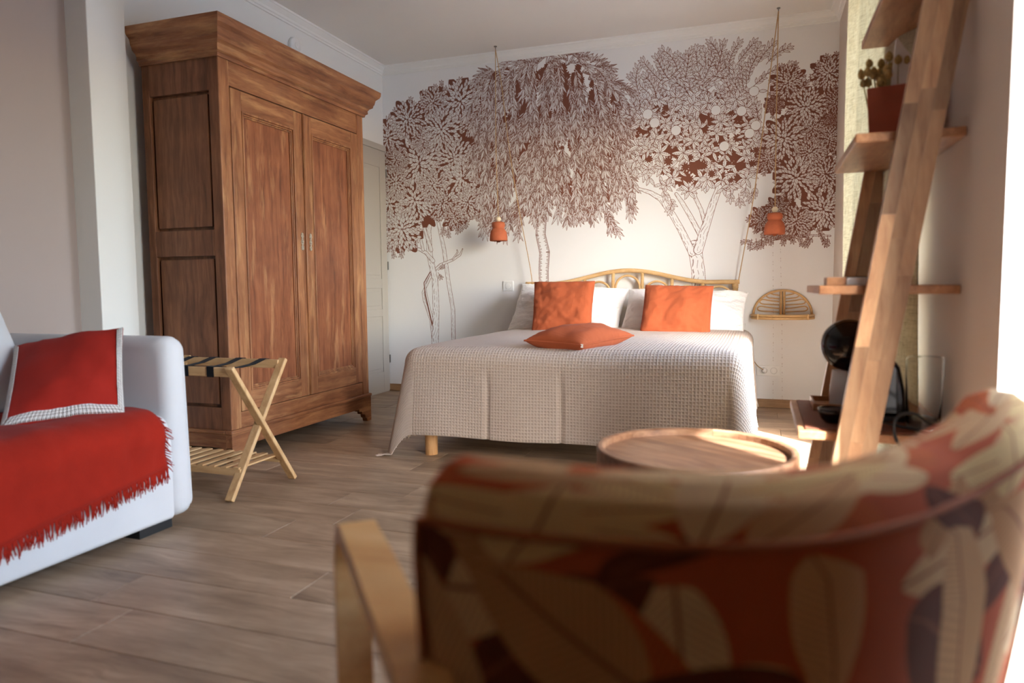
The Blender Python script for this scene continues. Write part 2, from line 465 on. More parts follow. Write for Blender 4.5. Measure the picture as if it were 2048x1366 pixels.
# orange tree
trunk([(1398, 580), (1396, 540), (1392, 515), (1389, 495)], [29, 27, 27, 30], seed=11)
trunk([(1384, 505), (1362, 460), (1345, 430), (1322, 398), (1300, 385), (1278, 378)], [16, 14, 13, 12, 9, 6], seed=12)
trunk([(1406, 480), (1380, 432), (1364, 405), (1352, 388)], [11, 10, 9, 7], seed=13)
trunk([(1412, 455), (1402, 420), (1390, 395), (1386, 370)], [9, 8, 8, 6], seed=14)
trunk([(1396, 500), (1412, 450), (1424, 412), (1440, 370), (1475, 345), (1520, 318)], [20, 17, 15, 12, 9, 5], seed=15)
def inor(px, py): return ((px-1395)/128)**2+((py-250)/118)**2 < 1
for i in range(230):
    px = rg.uniform(1270, 1520); py = rg.uniform(165, 372)
    if ((px-1395)/122)**2+((py-275)/95)**2 < 1:
        P.disc(*wp(px, py), S(rg.uniform(6, 12), px), 1, 1)
for i in range(170):
    px = rg.uniform(1270, 1525); py = rg.uniform(120, 250)
    if ((px-1400)/130)**2+((py-240)/120)**2 < 1:
        sprig(px, py, rg.uniform(.2, 2.9), 3, rg.uniform(13, 18), .38, seed=900+i)
for i, (x_, y_, a_) in enumerate([(255, 260, 2.4), (340, 210, 1.8), (420, 230, 1.9), (480, 250, 1.2), (540, 210, 1.3), (600, 200, 1.5), (640, 180, .9), (690, 220, 1.2), (740, 190, 1.1), (790, 180, .9), (780, 240, .6), (300, 260, 2.2), (200, 330, 2.4), (150, 330, 2.0), (230, 360, 1.6), (800, 280, .5), (560, 180, 1.7), (380, 260, 1.4), (700, 260, 1.5)]):
    sprig(*Z6(x_, y_+95), a_, 6, 15, .36, curve=rg.uniform(-.15, .15), seed=1200+i)
for i in range(270):
    px = rg.uniform(1262, 1532); py = rg.uniform(190, 392)
    if i % 2 and py > 215 and ((px-1395)/122)**2+((py-285)/92)**2 < 1:
        P.disc(*wp(px+rg.uniform(-9, 9), py+rg.uniform(-9, 9)), S(rg.uniform(5, 10), px), 1, 1.4); continue
    if ((px-1395)/136)**2+((py-282)/106)**2 < 1:
        x, y = wp(px, py); n = rg.choice((4, 5, 6)); o_ = rg.random()*6
        L = S(rg.uniform(17, 25), px)
        for k in range(n):
            a = o_+k*2*PI/n*rg.uniform(.8, 1)
            P.leaf(x, y, a, L*rg.uniform(.8, 1.1), L*.36, T, shade=.35 if k % 2 else .1)
for i, (x_, y_) in enumerate([(300, 960), (320, 990), (610, 930), (650, 950), (690, 900), (740, 900), (120, 900), (730, 930), (260, 920)]):
    sprig(*Z6(x_, y_-20), -PI/2+rg.uniform(-.5, .5), 2, 15, .36, seed=1300+i)
for x_, y_ in [(190, 528), (225, 572), (333, 610), (535, 508), (728, 412), (665, 512), (820, 457), (577, 690), (737, 585), (705, 625)]:
    px, py = Z6(x_, y_); x, y = wp(px, py); P.ring(x, y, S(10.5, px), T*.8)
    for k in range(2):
        a = rg.uniform(-PI, 0); P.leaf(x+math.cos(a)*S(8), y+math.sin(a)*S(8), a, S(16), S(6), T)
# tree four
trunk([(1555, 800), (1555, 640), (1553, 490)], [20, 18, 16], 'faint', 5)
trunk([(1660, 472), (1600, 470), (1540, 482), (1500, 500)], [4, 4, 3, 2], seed=21)
ros4 = [(900, 370, 84), (1110, 320, 92), (990, 490, 100), (1140, 460, 66), (880, 650, 108), (1025, 600, 72), (1110, 660, 76), (1010, 725, 84), (940, 850, 112), (1090, 830, 92), (1080, 1010, 110), (940, 1070, 84), (800, 760, 66), (850, 1000, 60), (770, 1060, 66), (1130, 560, 50), (830, 480, 50), (880, 1120, 50)]
for x_, y_, R_ in ros4:
    px, py = Z6(x_, y_); P.disc(*wp(px, py), S(R_/2.53*1.06, px), 1, .9)
for i in range(26):
    px, py = Z6(rg.uniform(870, 1140), rg.uniform(480, 1060)); P.disc(*wp(px, py), S(16, px), 1, .9)
for i in range(70):
    x_, y_, R_ = rg.choice(ros4); a = rg.uniform(-PI, PI)
    px, py = Z6(x_+R_*.8*math.cos(a), y_-R_*.8*math.sin(a)); sprig(px, py, a, 1, 9, seed=1500+i, stem=False)
for i in range(26):
    px = 1490+i*6.0+rg.uniform(-6, 6)
    sprig(px+12, 466+rg.uniform(-14, 8)+max(0, (1530-px)*.5), -PI/2+rg.uniform(-1.2, .7)-(.5 if px < 1530 else 0), rg.choice((3, 4, 5)) if i % 4 == 0 else 3, 10, seed=1600+i)
for i, (x_, y_, R_) in enumerate(sorted(ros4, key=lambda q: (q[0]*7919) % 97)):
    px, py = Z6(x_, y_); rosette(px, py, R_/2.53, 1700+i)
for i, (x_, y_) in enumerate([(930, 300), (1050, 310), (1100, 260), (1150, 250), (880, 310), (980, 390)]):
    sprig(*Z6(x_, y_+6), PI/2+rg.uniform(-.6, .6), 2, 10, seed=1800+i)
mask = P.a.copy()
nr = np.random.RandomState(1).rand(*mask.shape).astype(np.float32)
ink = np.clip(mask, 0, 1)[..., None]
paper = np.array([.80, .80, .79]); brown = np.array([.18, .062, .034])
def tosrgb(a): return np.where(a <= .0031308, a*12.92, 1.055*np.power(np.clip(a, 0, 1), 1/2.4)-.055)
MURAL = make_image('mural_print', tosrgb(paper*(1-ink)+brown*ink).astype(np.float32))
m = NT('mural_wallpaper')
tc = m.n('TexCoord'); im = m.n('TexImage'); im.image = MURAL; im.extension = 'EXTEND'
m.l(tc.outputs['UV'], im.inputs[0]); m.l(im.outputs[0], m.b.inputs['Base Color'])
m.b.inputs['Roughness'].default_value = .7; m.b.inputs['Specular IOR Level'].default_value = .3
MURALM = m.m
# armchair fabric: large feathery leaves
F = 900
P2 = Print(F, F, 0); P3 = Print(F, F, 0)
r3 = random.Random(12)
hue = np.zeros((F, F, 3), np.float32); hue[:] = (.40, .085, .03)
def fleaf(x, y, a, L, Wd, col, ribs):
    for ox in (-F, 0, F):
        for oy in (-F, 0, F):
            cx, cy = x+ox, y+oy
            q = P2.win(cx-L, cx+L, cy-L, cy+L)
            if q is None: continue
            sy, sx, xx, yy = q
            u = ((xx-cx)*math.cos(a)+(yy-cy)*math.sin(a))/L; v = -(xx-cx)*math.sin(a)+(yy-cy)*math.cos(a)
            wd = Wd*.5*np.sin(PI*np.clip(u, 0, 1)**.8)**.7
            ins = (np.abs(v) < wd) & (u > 0) & (u < 1)
            st = np.sin((u*L-np.abs(v)*.7)*2*PI/ribs)*.5+.5
            rib_ = np.abs(v) < 2.5
            cc = np.array(col)[None, None]*(1-.32*st[..., None])
            cc = np.where(rib_[..., None], np.array((.22, .07, .03))[None, None], cc)
            hue[sy, sx] = np.where(ins[..., None], cc, hue[sy, sx])
cols = [(.62, .33, .15), (.68, .42, .21), (.70, .44, .19), (.52, .25, .10), (.52, .12, .035), (.15, .045, .02), (.60, .33, .15), (.68, .44, .23)]
for i in range(40):
    fleaf(r3.uniform(0, F), r3.uniform(0, F), r3.uniform(0, 2*PI), r3.uniform(240, 380), r3.uniform(95, 150), cols[(i*5+5) % 8] if i < 10 else cols[(i*3) % 8], 11)
FABRIMG = make_image('leaf_fabric_print', tosrgb(hue).astype(np.float32))
m = NT('leaf_print_fabric')
tc = m.n('TexCoord'); im = m.n('TexImage'); im.image = FABRIMG
mp = m.n('Mapping'); mp.inputs['Scale'].default_value = (1.55, 1.55, 1)
m.l(tc.outputs['UV'], mp.inputs[0]); m.l(mp.outputs[0], im.inputs[0]); m.l(im.outputs[0], m.b.inputs['Base Color'])
m.b.inputs['Roughness'].default_value = .95; m.b.inputs['Specular IOR Level'].default_value = .1
CHAIRF = m.m
PIPM = cloth_mat('chair_piping', srgb(150, 84, 50))

# ------------------------------------------------------------------ mesh helpers
class M:
    def __init__(s): s.v = []; s.f = []; s.uv = {}
    def add(s, vs_, fs, uvs=None):
        n = len(s.v); s.v += [tuple(p) for p in vs_]
        for i, f in enumerate(fs):
            if uvs: s.uv[len(s.f)] = uvs[i]
            s.f.append(tuple(a+n for a in f))
        return s
    def box(s, x0, x1, y0, y1, z0, z1):
        return s.add([(x0, y0, z0), (x1, y0, z0), (x1, y1, z0), (x0, y1, z0), (x0, y0, z1), (x1, y0, z1), (x1, y1, z1), (x0, y1, z1)],
                     [(0, 3, 2, 1), (4, 5, 6, 7), (0, 1, 5, 4), (1, 2, 6, 5), (2, 3, 7, 6), (3, 0, 4, 7)])
    def prism(s, poly, axis, a, b):
        """poly in the two other axes (cyclic order), extruded a..b along axis"""
        n = len(poly); vs_ = []
        for t in (a, b):
            for (p, q) in poly:
                vs_.append({0: (t, p, q), 1: (p, t, q), 2: (p, q, t)}[axis])
        s.add(vs_, [tuple(range(n))[::-1], tuple(range(n, 2*n))]+[(i, (i+1) % n, n+(i+1) % n, n+i) for i in range(n)])
        return s
    def bar(s, a, b, w_, h_, up=(0, 0, 1)):
        a = Vector(a); b = Vector(b); d = (b-a).normalized(); r = d.cross(Vector(up)).normalized(); u = r.cross(d)
        vs_ = [p+r*(i*w_/2)+u*(j*h_/2) for p in (a, b) for i, j in ((-1, -1), (1, -1), (1, 1), (-1, 1))]
        return s.add(vs_, [(3, 2, 1, 0), (4, 5, 6, 7), (0, 1, 5, 4), (1, 2, 6, 5), (2, 3, 7, 6), (3, 0, 4, 7)])
    def tube(s, pts, r, n=8, closed=False, cap=True):
        pts = [Vector(p) for p in pts]; k = len(pts)
        rs = r if isinstance(r, (list, tuple)) else [r]*k
        t0 = (pts[1]-pts[0]).normalized()
        nrm = t0.orthogonal().normalized(); vs_ = []
        for i, p in enumerate(pts):
            if closed: t = (pts[(i+1) % k]-pts[i-1])
            else: t = pts[min(i+1, k-1)]-pts[max(i-1, 0)]
            if t.length < 1e-9: t = t0
            t.normalize(); nrm = (nrm-t*nrm.dot(t))
            nrm = nrm.normalized() if nrm.length > 1e-6 else t.orthogonal().normalized()
            bn = t.cross(nrm)
            for j in range(n):
                a = 2*PI*j/n; vs_.append(p+(nrm*math.cos(a)+bn*math.sin(a))*rs[i])
        fs = []
        for i in range(k if closed else k-1):
            i2 = (i+1) % k
            for j in range(n): fs.append((i*n+j, i*n+(j+1) % n, i2*n+(j+1) % n, i2*n+j))
        if cap and not closed: fs += [tuple(range(n))[::-1], tuple(range((k-1)*n, k*n))]
        return s.add(vs_, fs)
    def lathe(s, prof, c=(0, 0, 0), n=32, axis='z'):
        vs_ = []; c = Vector(c)
        for r, z in prof:
            for j in range(n):
                a = 2*PI*j/n
                p = (r*math.cos(a), r*math.sin(a), z)
                if axis == 'y': p = (p[0], p[2], p[1])
                if axis == 'x': p = (p[2], p[0], p[1])
                vs_.append(c+Vector(p))
        fs = []
        for i in range(len(prof)-1):
            for j in range(n): fs.append((i*n+j, i*n+(j+1) % n, (i+1)*n+(j+1) % n, (i+1)*n+j))
        return s.add(vs_, fs)
    def grid(s, fn, nu, nv, uvfn=None, wrapu=False):
        vs_ = [fn(i/nu, j/nv) for j in range(nv+1) for i in range(nu+1)]
        fs = []; uvs = []
        for j in range(nv):
            for i in range(nu):
                a = j*(nu+1)+i; fs.append((a, a+1, a+nu+2, a+nu+1))
                if uvfn: uvs.append([uvfn(i/nu, j/nv), uvfn((i+1)/nu, j/nv), uvfn((i+1)/nu, (j+1)/nv), uvfn(i/nu, (j+1)/nv)])
        return s.add(vs_, fs, uvs if uvfn else None)
    def xf(s, mat):
        s.v = [tuple(mat @ Vector(p)) for p in s.v]; return s
    def build(s, name, mat, parent=None, smooth=False, bevel=0, solid=0, subsurf=0, world=True, flip=False, weld=False):
        me = D.meshes.new(name)
        off = Vector((0, 0, 0))
        if parent is not None and world:
            q = parent
            while q is not None: off += q.location; q = q.parent
        me.from_pydata([tuple(Vector(p)-off) for p in s.v], [], s.f)
        if s.uv:
            ul = me.uv_layers.new(name='uv')
            for pi_, uvs in s.uv.items():
                ls = me.polygons[pi_].loop_start
                for k, t in enumerate(uvs): ul.data[ls+k].uv = t
        for mm in (mat if isinstance(mat, list) else [mat]): me.materials.append(mm)
        if smooth: me.polygons.foreach_set('use_smooth', [True]*len(me.polygons))
        me.update()
        import bmesh
        bm = bmesh.new(); bm.from_mesh(me)
        if weld: bmesh.ops.remove_doubles(bm, verts=bm.verts, dist=1e-5)
        bmesh.ops.recalc_face_normals(bm, faces=bm.faces); bm.to_mesh(me); bm.free()
        o = D.objects.new(name, me); C.objects.link(o)
        if parent is not None: o.parent = parent
        if solid:
            md = o.modifiers.new('s', 'SOLIDIFY'); md.thickness = solid; md.offset = 0
        if bevel:
            md = o.modifiers.new('b', 'BEVEL'); md.width = bevel; md.segments = 2; md.limit_method = 'ANGLE'; md.angle_limit = .6
            md.harden_normals = False
        if subsurf:
            md = o.modifiers.new('u', 'SUBSURF'); md.levels = subsurf; md.render_levels = subsurf
        return o
def tag(o, label, cat, group=None, kind=None):
    if label: o['label'] = label
    if cat: o['category'] = cat
    if group: o['group'] = group
    if kind: o['kind'] = kind
    return o
def thing(name, loc, label, cat, group=None):
    o = D.objects.new(name, None); C.objects.link(o); o.location = loc; o.empty_display_size = .05
    return tag(o, label, cat, group)
def struct(o): o['kind'] = 'structure'; return o
def copy_tree(o, parent=None):
    c_ = o.copy(); C.objects.link(c_)
    if parent is not None: c_.parent = parent
    for ch in [q for q in D.objects if q.parent == o]: copy_tree(ch, c_)
    return c_
def bez(p0, p1, p2, p3, n=12):
    p0, p1, p2, p3 = map(Vector, (p0, p1, p2, p3))
    return [p0*(1-t)**3+p1*3*t*(1-t)**2+p2*3*t*t*(1-t)+p3*t**3 for t in [i/n for i in range(n+1)]]
def catmull(pts, n=8):
    P_ = [Vector(p) for p in pts]; P_ = [P_[0]*2-P_[1]]+P_+[P_[-1]*2-P_[-2]]
    out = []
    for i in range(1, len(P_)-2):
        a, b, c_, d = P_[i-1:i+3]
        for k in range(n):
            t = k/n
            out.append(.5*((2*b)+(c_-a)*t+(2*a-5*b+4*c_-d)*t*t+(3*b-a-3*c_+d)*t**3))
    out.append(P_[-2]); return out

# ------------------------------------------------------------------ room shell
YB = -3.2
fl = struct(M().box(XL-.4, XR+.36, YB-.1, YM+.2, -.12, -.012).build('floor', plain('screed', srgb(60, 48, 38), .9)))
rp = random.Random(5)
plank_meshes = {}
PW = .2
y0 = 1.484-PW*24
row = 0
while y0 < YM:
    x = XL-.35-rp.uniform(0, 1.1)
    while x < XR+.34:
        L = rp.choice((1.2, 1.2, .95, 1.38))
        xa, xb = max(x, XL-.35), min(x+L, XR+.355)
        ya, yb = max(y0, YB), min(y0+PW, YM)
        if xb-xa > .05 and yb-ya > .02:
            key = (round(xb-xa, 3), round(yb-ya, 3))
            if key not in plank_meshes:
                o = M().box(0, key[0]-.002, 0, key[1]-.002, -.012, 0).build('floor_board', PLANK, fl, world=False, bevel=.0018)
                plank_meshes[key] = o
            else:
                o = plank_meshes[key].copy(); C.objects.link(o)
            o.location = (xa, ya, rp.uniform(0, .0003)); o.parent = fl
        x += L
    y0 += PW; row += 1
struct(M().box(XL-.4, XR+.36, YB-.1, YM+.2, CEIL, CEIL+.15).build('ceiling', CEILM))
# mural wall (the print covers its face)
mw = M()
mw.add([(XL, YM, 0), (XR, YM, 0), (XR, YM, ZC), (XL, YM, ZC)], [(0, 1, 2, 3)], [[(0, 0), (1, 0), (1, 1), (0, 1)]])
mw.add([(XL-.4, YM+.001, 0), (XR+.36, YM+.001, 0), (XR+.36, YM+.001, CEIL), (XL-.4, YM+.001, CEIL), (XL-.4, YM+.2, 0), (XR+.36, YM+.2, 0), (XR+.36, YM+.2, CEIL), (XL-.4, YM+.2, CEIL)],
       [(3, 2, 1, 0), (4, 5, 6, 7), (0, 1, 5, 4), (2, 3, 7, 6), (1, 2, 6, 5), (3, 0, 4, 7)])
me_w = mw.build('wall_back', [MURALM, WALLW])
for i, pg in enumerate(me_w.data.polygons): pg.material_index = 0 if abs(pg.center.y-YM) < 5e-4 else 1
struct(me_w)
# left wall with the pier
struct(M().box(XL-.3, XL, 2.58, YM, 0, CEIL).build('wall_left', WALLW))
PIER0, PIER1, PIERX = 2.57, 2.785, -2.985
struct(M().box(XL-.1, PIERX, PIER0, PIER1, 0, CEIL).build('trim_1', WALLW, bevel=.004))
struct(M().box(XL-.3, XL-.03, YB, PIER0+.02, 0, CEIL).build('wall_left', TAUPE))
# right wall
rw = M(); WT = .35
ys = [YB]+[v for ab in OPEN for v in ab]+[YM]
for i in range(0, len(ys), 2): rw.box(XR, XR+WT, ys[i], ys[i+1], 0, ZTOP)
rw.box(XR, XR+WT, YB, YM, ZTOP, CEIL)
struct(rw.build('wall_right', RWALL))
struct(M().box(XL-.4, XR+WT, YB-.2, YB, 0, CEIL).build('wall_front', WALLW))
for n, (a, b) in enumerate(OPEN):
    fr = M(); x0, x1 = XR+WT-.06, XR+WT
    fr.box(x0, x1, a, a+.05, 0, ZTOP); fr.box(x0, x1, b-.012, b, 0, ZTOP); fr.box(x0, x1, a+.05, b-.012, ZTOP-.05, ZTOP)
    struct(fr.build('window_%d' % (n+1), WHITEP))
# outside: porch roof and terrace
struct(M().box(XR+WT, 1.72, YB-2, YM+3, 2.62, 2.75).build('trim_2', plain('porch_soffit', srgb(225, 222, 216), .8)))
struct(M().box(XR+WT, 30, -25, 30, -.35, -.14).build('trim_3', plain('terrace_stone', srgb(122, 127, 132), .9)))
# cornice
def cornice(name, a, b, nrm, mitre0, mitre1):
    """a->b along the wall at floor level, nrm into the room"""
    prof = [(0, 0), (.012, 0), (.014, .012), (.022, .016), (.026, .030), (.050, .048), (.054, .052), (.062, .053), (.066, .065), (0, .065)]
    a = Vector(a); b = Vector(b); d = (b-a).normalized(); nrm = Vector(nrm)
    vs_ = []
    for p, mt, sg in ((a, mitre0, 1), (b, mitre1, -1)):
        for o_, h_ in prof: vs_.append(p+nrm*o_+d*sg*(o_*mt)+Vector((0, 0, ZC+h_)))
    n = len(prof)
    M().add(vs_, [tuple(range(n)), tuple(range(n, 2*n))[::-1]]+[(i, (i+1) % n, n+(i+1) % n, n+i) for i in range(n)]).build(name, CORN)
    struct(D.objects[name])
cornice('trim_4', (XL, PIER1, 0), (XL, YM, 0), (1, 0, 0), 0, 1)
cornice('trim_5', (XL, YM, 0), (XR, YM, 0), (0, -1, 0), 1, 1)
cornice('trim_6', (XR, YB, 0), (XR, YM, 0), (-1, 0, 0), 0, 1)
# skirting
struct(M().box(XL+.0, XR, YM-.014, YM-.0005, 0, .062).build('baseboard_back', SKIRT, bevel=.003))
struct(M().box(XL, XL+.014, PIER1, 4.58, 0, .062).build('baseboard_left', SKIRT, bevel=.003))
sk = M()
for a, b in ((1.775, 2.66), (4.1, YM-.014), (YB, 1.05)): sk.box(XR-.014, XR, a, b, 0, .062)
struct(sk.build('baseboard_right', SKIRT))
# grey panelled door in the left wall by the corner
DY0, DY1, DT = 4.62, 5.50, 2.115
dr = M().box(XL+.001, XL+.02, DY0, DY1, 0, DT).build('door_1', DOORP)
struct(dr)
cs = M(); cs.box(XL+.02, XL+.032, DY0, DY1, DT-.05, DT); cs.box(XL+.02, XL+.032, DY0, DY0+.05, 0, DT-.05)
cs.build('door_frame', DOORP, dr, bevel=.003)
leaf0, leaf1 = DY0+.055, DY1-.003
pm = M()
dxa = XL+.0205
pm.box(dxa, dxa+.006, leaf0, leaf0+.1, .01, DT-.055); pm.box(dxa, dxa+.006, leaf1-.1, leaf1, .01, DT-.055)
rails_z = [(.01, .18), (.66, .72), (.9, .98), (1.92, DT-.055)]
for z0_, z1_ in rails_z: pm.box(dxa, dxa+.006, leaf0+.1, leaf1-.1, z0_, z1_)
pm.build('door_stiles', DOORP, dr, bevel=.002)
for z0_, z1_ in ((.18, .66), (.72, .9), (.98, 1.92)):
    M().box(dxa, dxa+.005, leaf0+.13, leaf1-.13, z0_+.03, z1_-.03).build('door_panel', DOORP, dr, bevel=.004)
for z_ in (.25, 1.06, 1.85):
    M().tube([(XL+.03, DY1+.002, z_), (XL+.03, DY1+.002, z_+.07)], .006).build('hinge', METAL, dr)

# smoke detector
q = onx(585, 92, XL)
sd = thing('smoke_detector', (XL, q.y, q.z), 'round white smoke detector fixed high on the left wall above the wardrobe', 'smoke detector')
M().lathe([(0, 0), (.05, 0), (.055, .008), (.055, .02), (.048, .034), (.0, .036)], (XL, q.y, q.z), 32, 'x').build('detector_body', WHITEP, sd, smooth=True)
M().lathe([(.022, .034), (.022, .038), (.018, .040), (0, .040)], (XL, q.y, q.z), 24, 'x').build('test_button', WHITEP, sd)

# ------------------------------------------------------------------ wardrobe
WX, WY0, WY1, WB = -2.52, 2.885, 4.225, -3.0
wr = thing('wardrobe', (WX, WY0, 0), 'large antique brown wooden two-door wardrobe with moulded cornice against the left wall', 'wardrobe')
zb, zt = .185, 2.05                                  # body bottom, top
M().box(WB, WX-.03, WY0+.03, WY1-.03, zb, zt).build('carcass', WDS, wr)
# side frame seen at left
def sidepanel(y_out, y_in):
    fr = M()
    a, b = sorted((y_out, y_in))
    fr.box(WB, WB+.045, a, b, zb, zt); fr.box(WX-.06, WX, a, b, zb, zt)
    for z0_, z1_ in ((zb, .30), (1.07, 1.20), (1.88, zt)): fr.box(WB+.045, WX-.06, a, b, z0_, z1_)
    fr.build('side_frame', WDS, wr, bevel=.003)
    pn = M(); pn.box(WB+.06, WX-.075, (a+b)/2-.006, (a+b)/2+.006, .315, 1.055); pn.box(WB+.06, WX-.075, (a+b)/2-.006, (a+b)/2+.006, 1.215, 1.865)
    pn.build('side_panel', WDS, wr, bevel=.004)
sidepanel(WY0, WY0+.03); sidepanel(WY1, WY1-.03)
# front posts, frieze, lower rail
for a, b in ((WY0+.001, WY0+.075), (WY1-.075, WY1-.001)):
    M().box(WX-.03, WX+.002, a, b, zb, zt).build('corner_post', WDZ, wr, bevel=.004)
M().box(WX-.03, WX-.002, WY0+.076, WY1-.076, 1.915, zt).build('frieze', WDY, wr, bevel=.003)
M().box(WX-.03, WX-.002, WY0+.076, WY1-.076, zb, .268).build('bottom_rail', WDY, wr, bevel=.003)
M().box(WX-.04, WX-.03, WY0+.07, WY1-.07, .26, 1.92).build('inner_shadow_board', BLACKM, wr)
# doors
mid = (WY0+WY1)/2
def wdoor(a, b, hx):
    d = M(); sw = .078
    x0, x1 = WX-.026, WX+.003; z0_, z1_ = .272, 1.908
    d.box(x0, x1, a, a+sw, z0_, z1_); d.box(x0, x1, b-sw, b, z0_, z1_)
    o = d.build('door', WDZ, wr, bevel=.003)
    for za_, zb2 in ((z0_, z0_+.1), (z1_-.1, z1_)): M().box(x0, x1-.0006, a+sw, b-sw, za_, zb2).build('door_rail', WDY, o, bevel=.002)
    M().box(x0, x0+.012, a+sw-.01, b-sw+.01, z0_+.09, z1_-.09).build('door_panel', WDP, o)
    # moulding frame, stepped
    mo = M(); ya, yb, za, zb_ = a+sw, b-sw, z0_+.1, z1_-.1
    for off, wd, x_ in ((0, .010, x1+.004), (.010, .009, x1-.004), (.019, .008, x1-.009)):
        A, B, Cc, Dd = ya+off, yb-off, za+off, zb_-off
        mo.box(x0+.012, x_, A, A+wd, Cc, Dd); mo.box(x0+.012, x_, B-wd, B, Cc, Dd)
        mo.box(x0+.012, x_, A+wd, B-wd, Cc, Cc+wd); mo.box(x0+.012, x_, A+wd, B-wd, Dd-wd, Dd)
    mo.build('panel_moulding', WDZ, o, bevel=.0025)
    # ornate escutcheon
    es = M(); z_c = 1.175; rr = random.Random(2)
    outline = []
    for k in range(40):
        t = k/39; z_ = -.052+.104*t
        wv = .0035+.006*abs(math.sin(t*PI*3.0+.25))+.003*abs(math.sin(t*PI*7))
        if t < .04 or t > .96: wv = .001
        outline.append((wv, z_))
    poly = [(hx+w_, z_c+z_) for w_, z_ in outline]+[(hx-w_, z_c+z_) for w_, z_ in outline[::-1]]
    es.prism(poly, 0, x1, x1+.004)
    for k in range(9):
        z_ = z_c-.042+k*.0105; es.lathe([(.0, .004), (.003, .003), (.0042, 0)], (x1+.003, hx+(.003 if k % 2 else -.003), z_), 8, 'x')
    e = es.build('escutcheon', BRASS, o)
    e['label'] = 'ornate pierced metal keyhole plate'
    M().box(x1+.004, x1+.0048, hx-.0017, hx+.0017, z_c-.012, z_c+.006).build('keyhole', BLACKM, o)
    M().box(x1+.0035, x1+.0046, hx-.001, hx+.001, z_c, z_c).f
    return o
wdoor(WY0+.079, mid-.003, mid-.035)
wdoor(mid+.006, WY1-.079, mid+.045)
M().tube([(WX+.006, mid+.001, .275), (WX+.006, mid+.001, 1.905)], .008, 8).build('centre_bead', WDZ, wr, smooth=True)
# cornice: stepped profile mitred round three sides
prof = [(0, 2.035), (.012, 2.035), (.016, 2.05), (.028, 2.058), (.026, 2.075), (.034, 2.088), (.052, 2.10), (.055, 2.115), (.060, 2.122), (.066, 2.15), (.085, 2.168), (.092, 2.185), (.093, 2.205), (0, 2.205)]
n = len(prof); vs_ = []
for (cx_, cy_, sx, sy) in ((WB, WY0, 0, -1), (WX, WY0, 1, -1), (WX, WY1, 1, 1), (WB, WY1, 0, 1)):
    for o_, z_ in prof: vs_.append((cx_+sx*o_, cy_+sy*o_, z_))
fs = []
for k in range(3):
    for i in range(n): fs.append((k*n+i, k*n+(i+1) % n, (k+1)*n+(i+1) % n, (k+1)*n+i))
fs += [tuple(range(n)), tuple(range(3*n, 4*n))[::-1]]
mm_ = M().add(vs_, fs)
co_ = mm_.build('cornice', [WDY, WDX], wr)
for pg in co_.data.polygons: pg.material_index = 0 if abs(pg.normal.x) > abs(pg.normal.y) else 1
M().box(WB, WX, WY0, WY1, 2.04, 2.2).build('top_board', WDY, wr)
# plinth moulding and bracket feet
def ringbox(name, o_, z0_, z1_, mat, bev):
    b_ = M(); b_.box(WX-.03, WX+o_, WY0-o_, WY1+o_, z0_, z1_)
    b_.build(name, mat, wr, bevel=bev)
    for ya_, yb2 in ((WY0-o_, WY0+.03), (WY1-.03, WY1+o_)): M().box(WB, WX-.03, ya_, yb2, z0_, z1_).build(name, WDX, wr, bevel=bev)
ringbox('plinth_moulding', .016, .165, .186, WDY, .006)
ringbox('plinth_rail', .010, .095, .165, WDY, .002)
def bracket(y_, sg):
    prof_ = [(0, 0), (.05, 0), (.055, .02), (.075, .03), (.08, .05), (.115, .058), (.12, .075), (.15, .08), (.155, .096), (0, .096)]
    poly = [(y_+sg*a, b) for a, b in prof_]
    M().prism(poly, 0, WX-.028, WX+.010).build('front_foot', WDY, wr, bevel=.002)
    px_ = [(WX+.008-a*.45, b) for a, b in prof_]
    M().prism(px_, 1, *sorted((y_+sg*.0, y_+sg*.028))).build('side_foot', WDX, wr, bevel=.002)
bracket(WY0-.009, 1); bracket(WY1+.009, -1)
for y_ in (WY0+.02, WY1-.03):
    M().box(WB+.0, WB+.06, y_-.03, y_+.03, 0, .097).build('back_foot', WDX, wr)

# ------------------------------------------------------------------ luggage rack
rk = thing('luggage_rack', (-2.4, 2.6, 0), 'folding bamboo luggage rack with black straps and slatted lower shelf beside the wardrobe', 'luggage rack')
NX, FX = -2.10, -2.68
def rack_legs(x_, out):
    s = .032
    a = M().bar((x_+out*.012, 2.39, .575), (x_+out*.012, 2.79, .005), .02, .040, (1, 0, 0))
    b = M().bar((x_-out*.010, 2.775, .575), (x_-out*.010, 2.385, .005), .02, .040, (1, 0, 0))
    for k in (a, b):
        k.build('leg', BAMB[2], rk, bevel=.004)
    for (y_, z_) in ((2.402, .556), (2.588, .290), (2.722, .098)):
        M().lathe([(0, .003), (.006, .002), (.006, 0)], (x_+out*.0225, y_, z_), 12, 'x').build('bolt', METAL, rk)
rack_legs(NX, 1); rack_legs(FX, -1)
M().bar((FX+.012, 2.415, .552), (NX-.0, 2.415, .552), .018, .04).build('top_rail', BAMB[0], rk, bevel=.003)
M().bar((FX+.022, 2.755, .552), (NX-.02, 2.755, .552), .018, .04).build('top_rail', BAMB[0], rk, bevel=.003)
for y_ in (2.455, 2.715):
    M().bar((FX-.005, y_, .115), (NX+.0, y_, .112), .018, .03).build('shelf_rail', BAMB[0], rk, bevel=.002)
for k in range(9):
    x_ = FX+.04+k*.0645
    M().box(x_-.016, x_+.016, 2.447, 2.723, .1265, .1345).build('slat', BAMB[1], rk, bevel=.002)
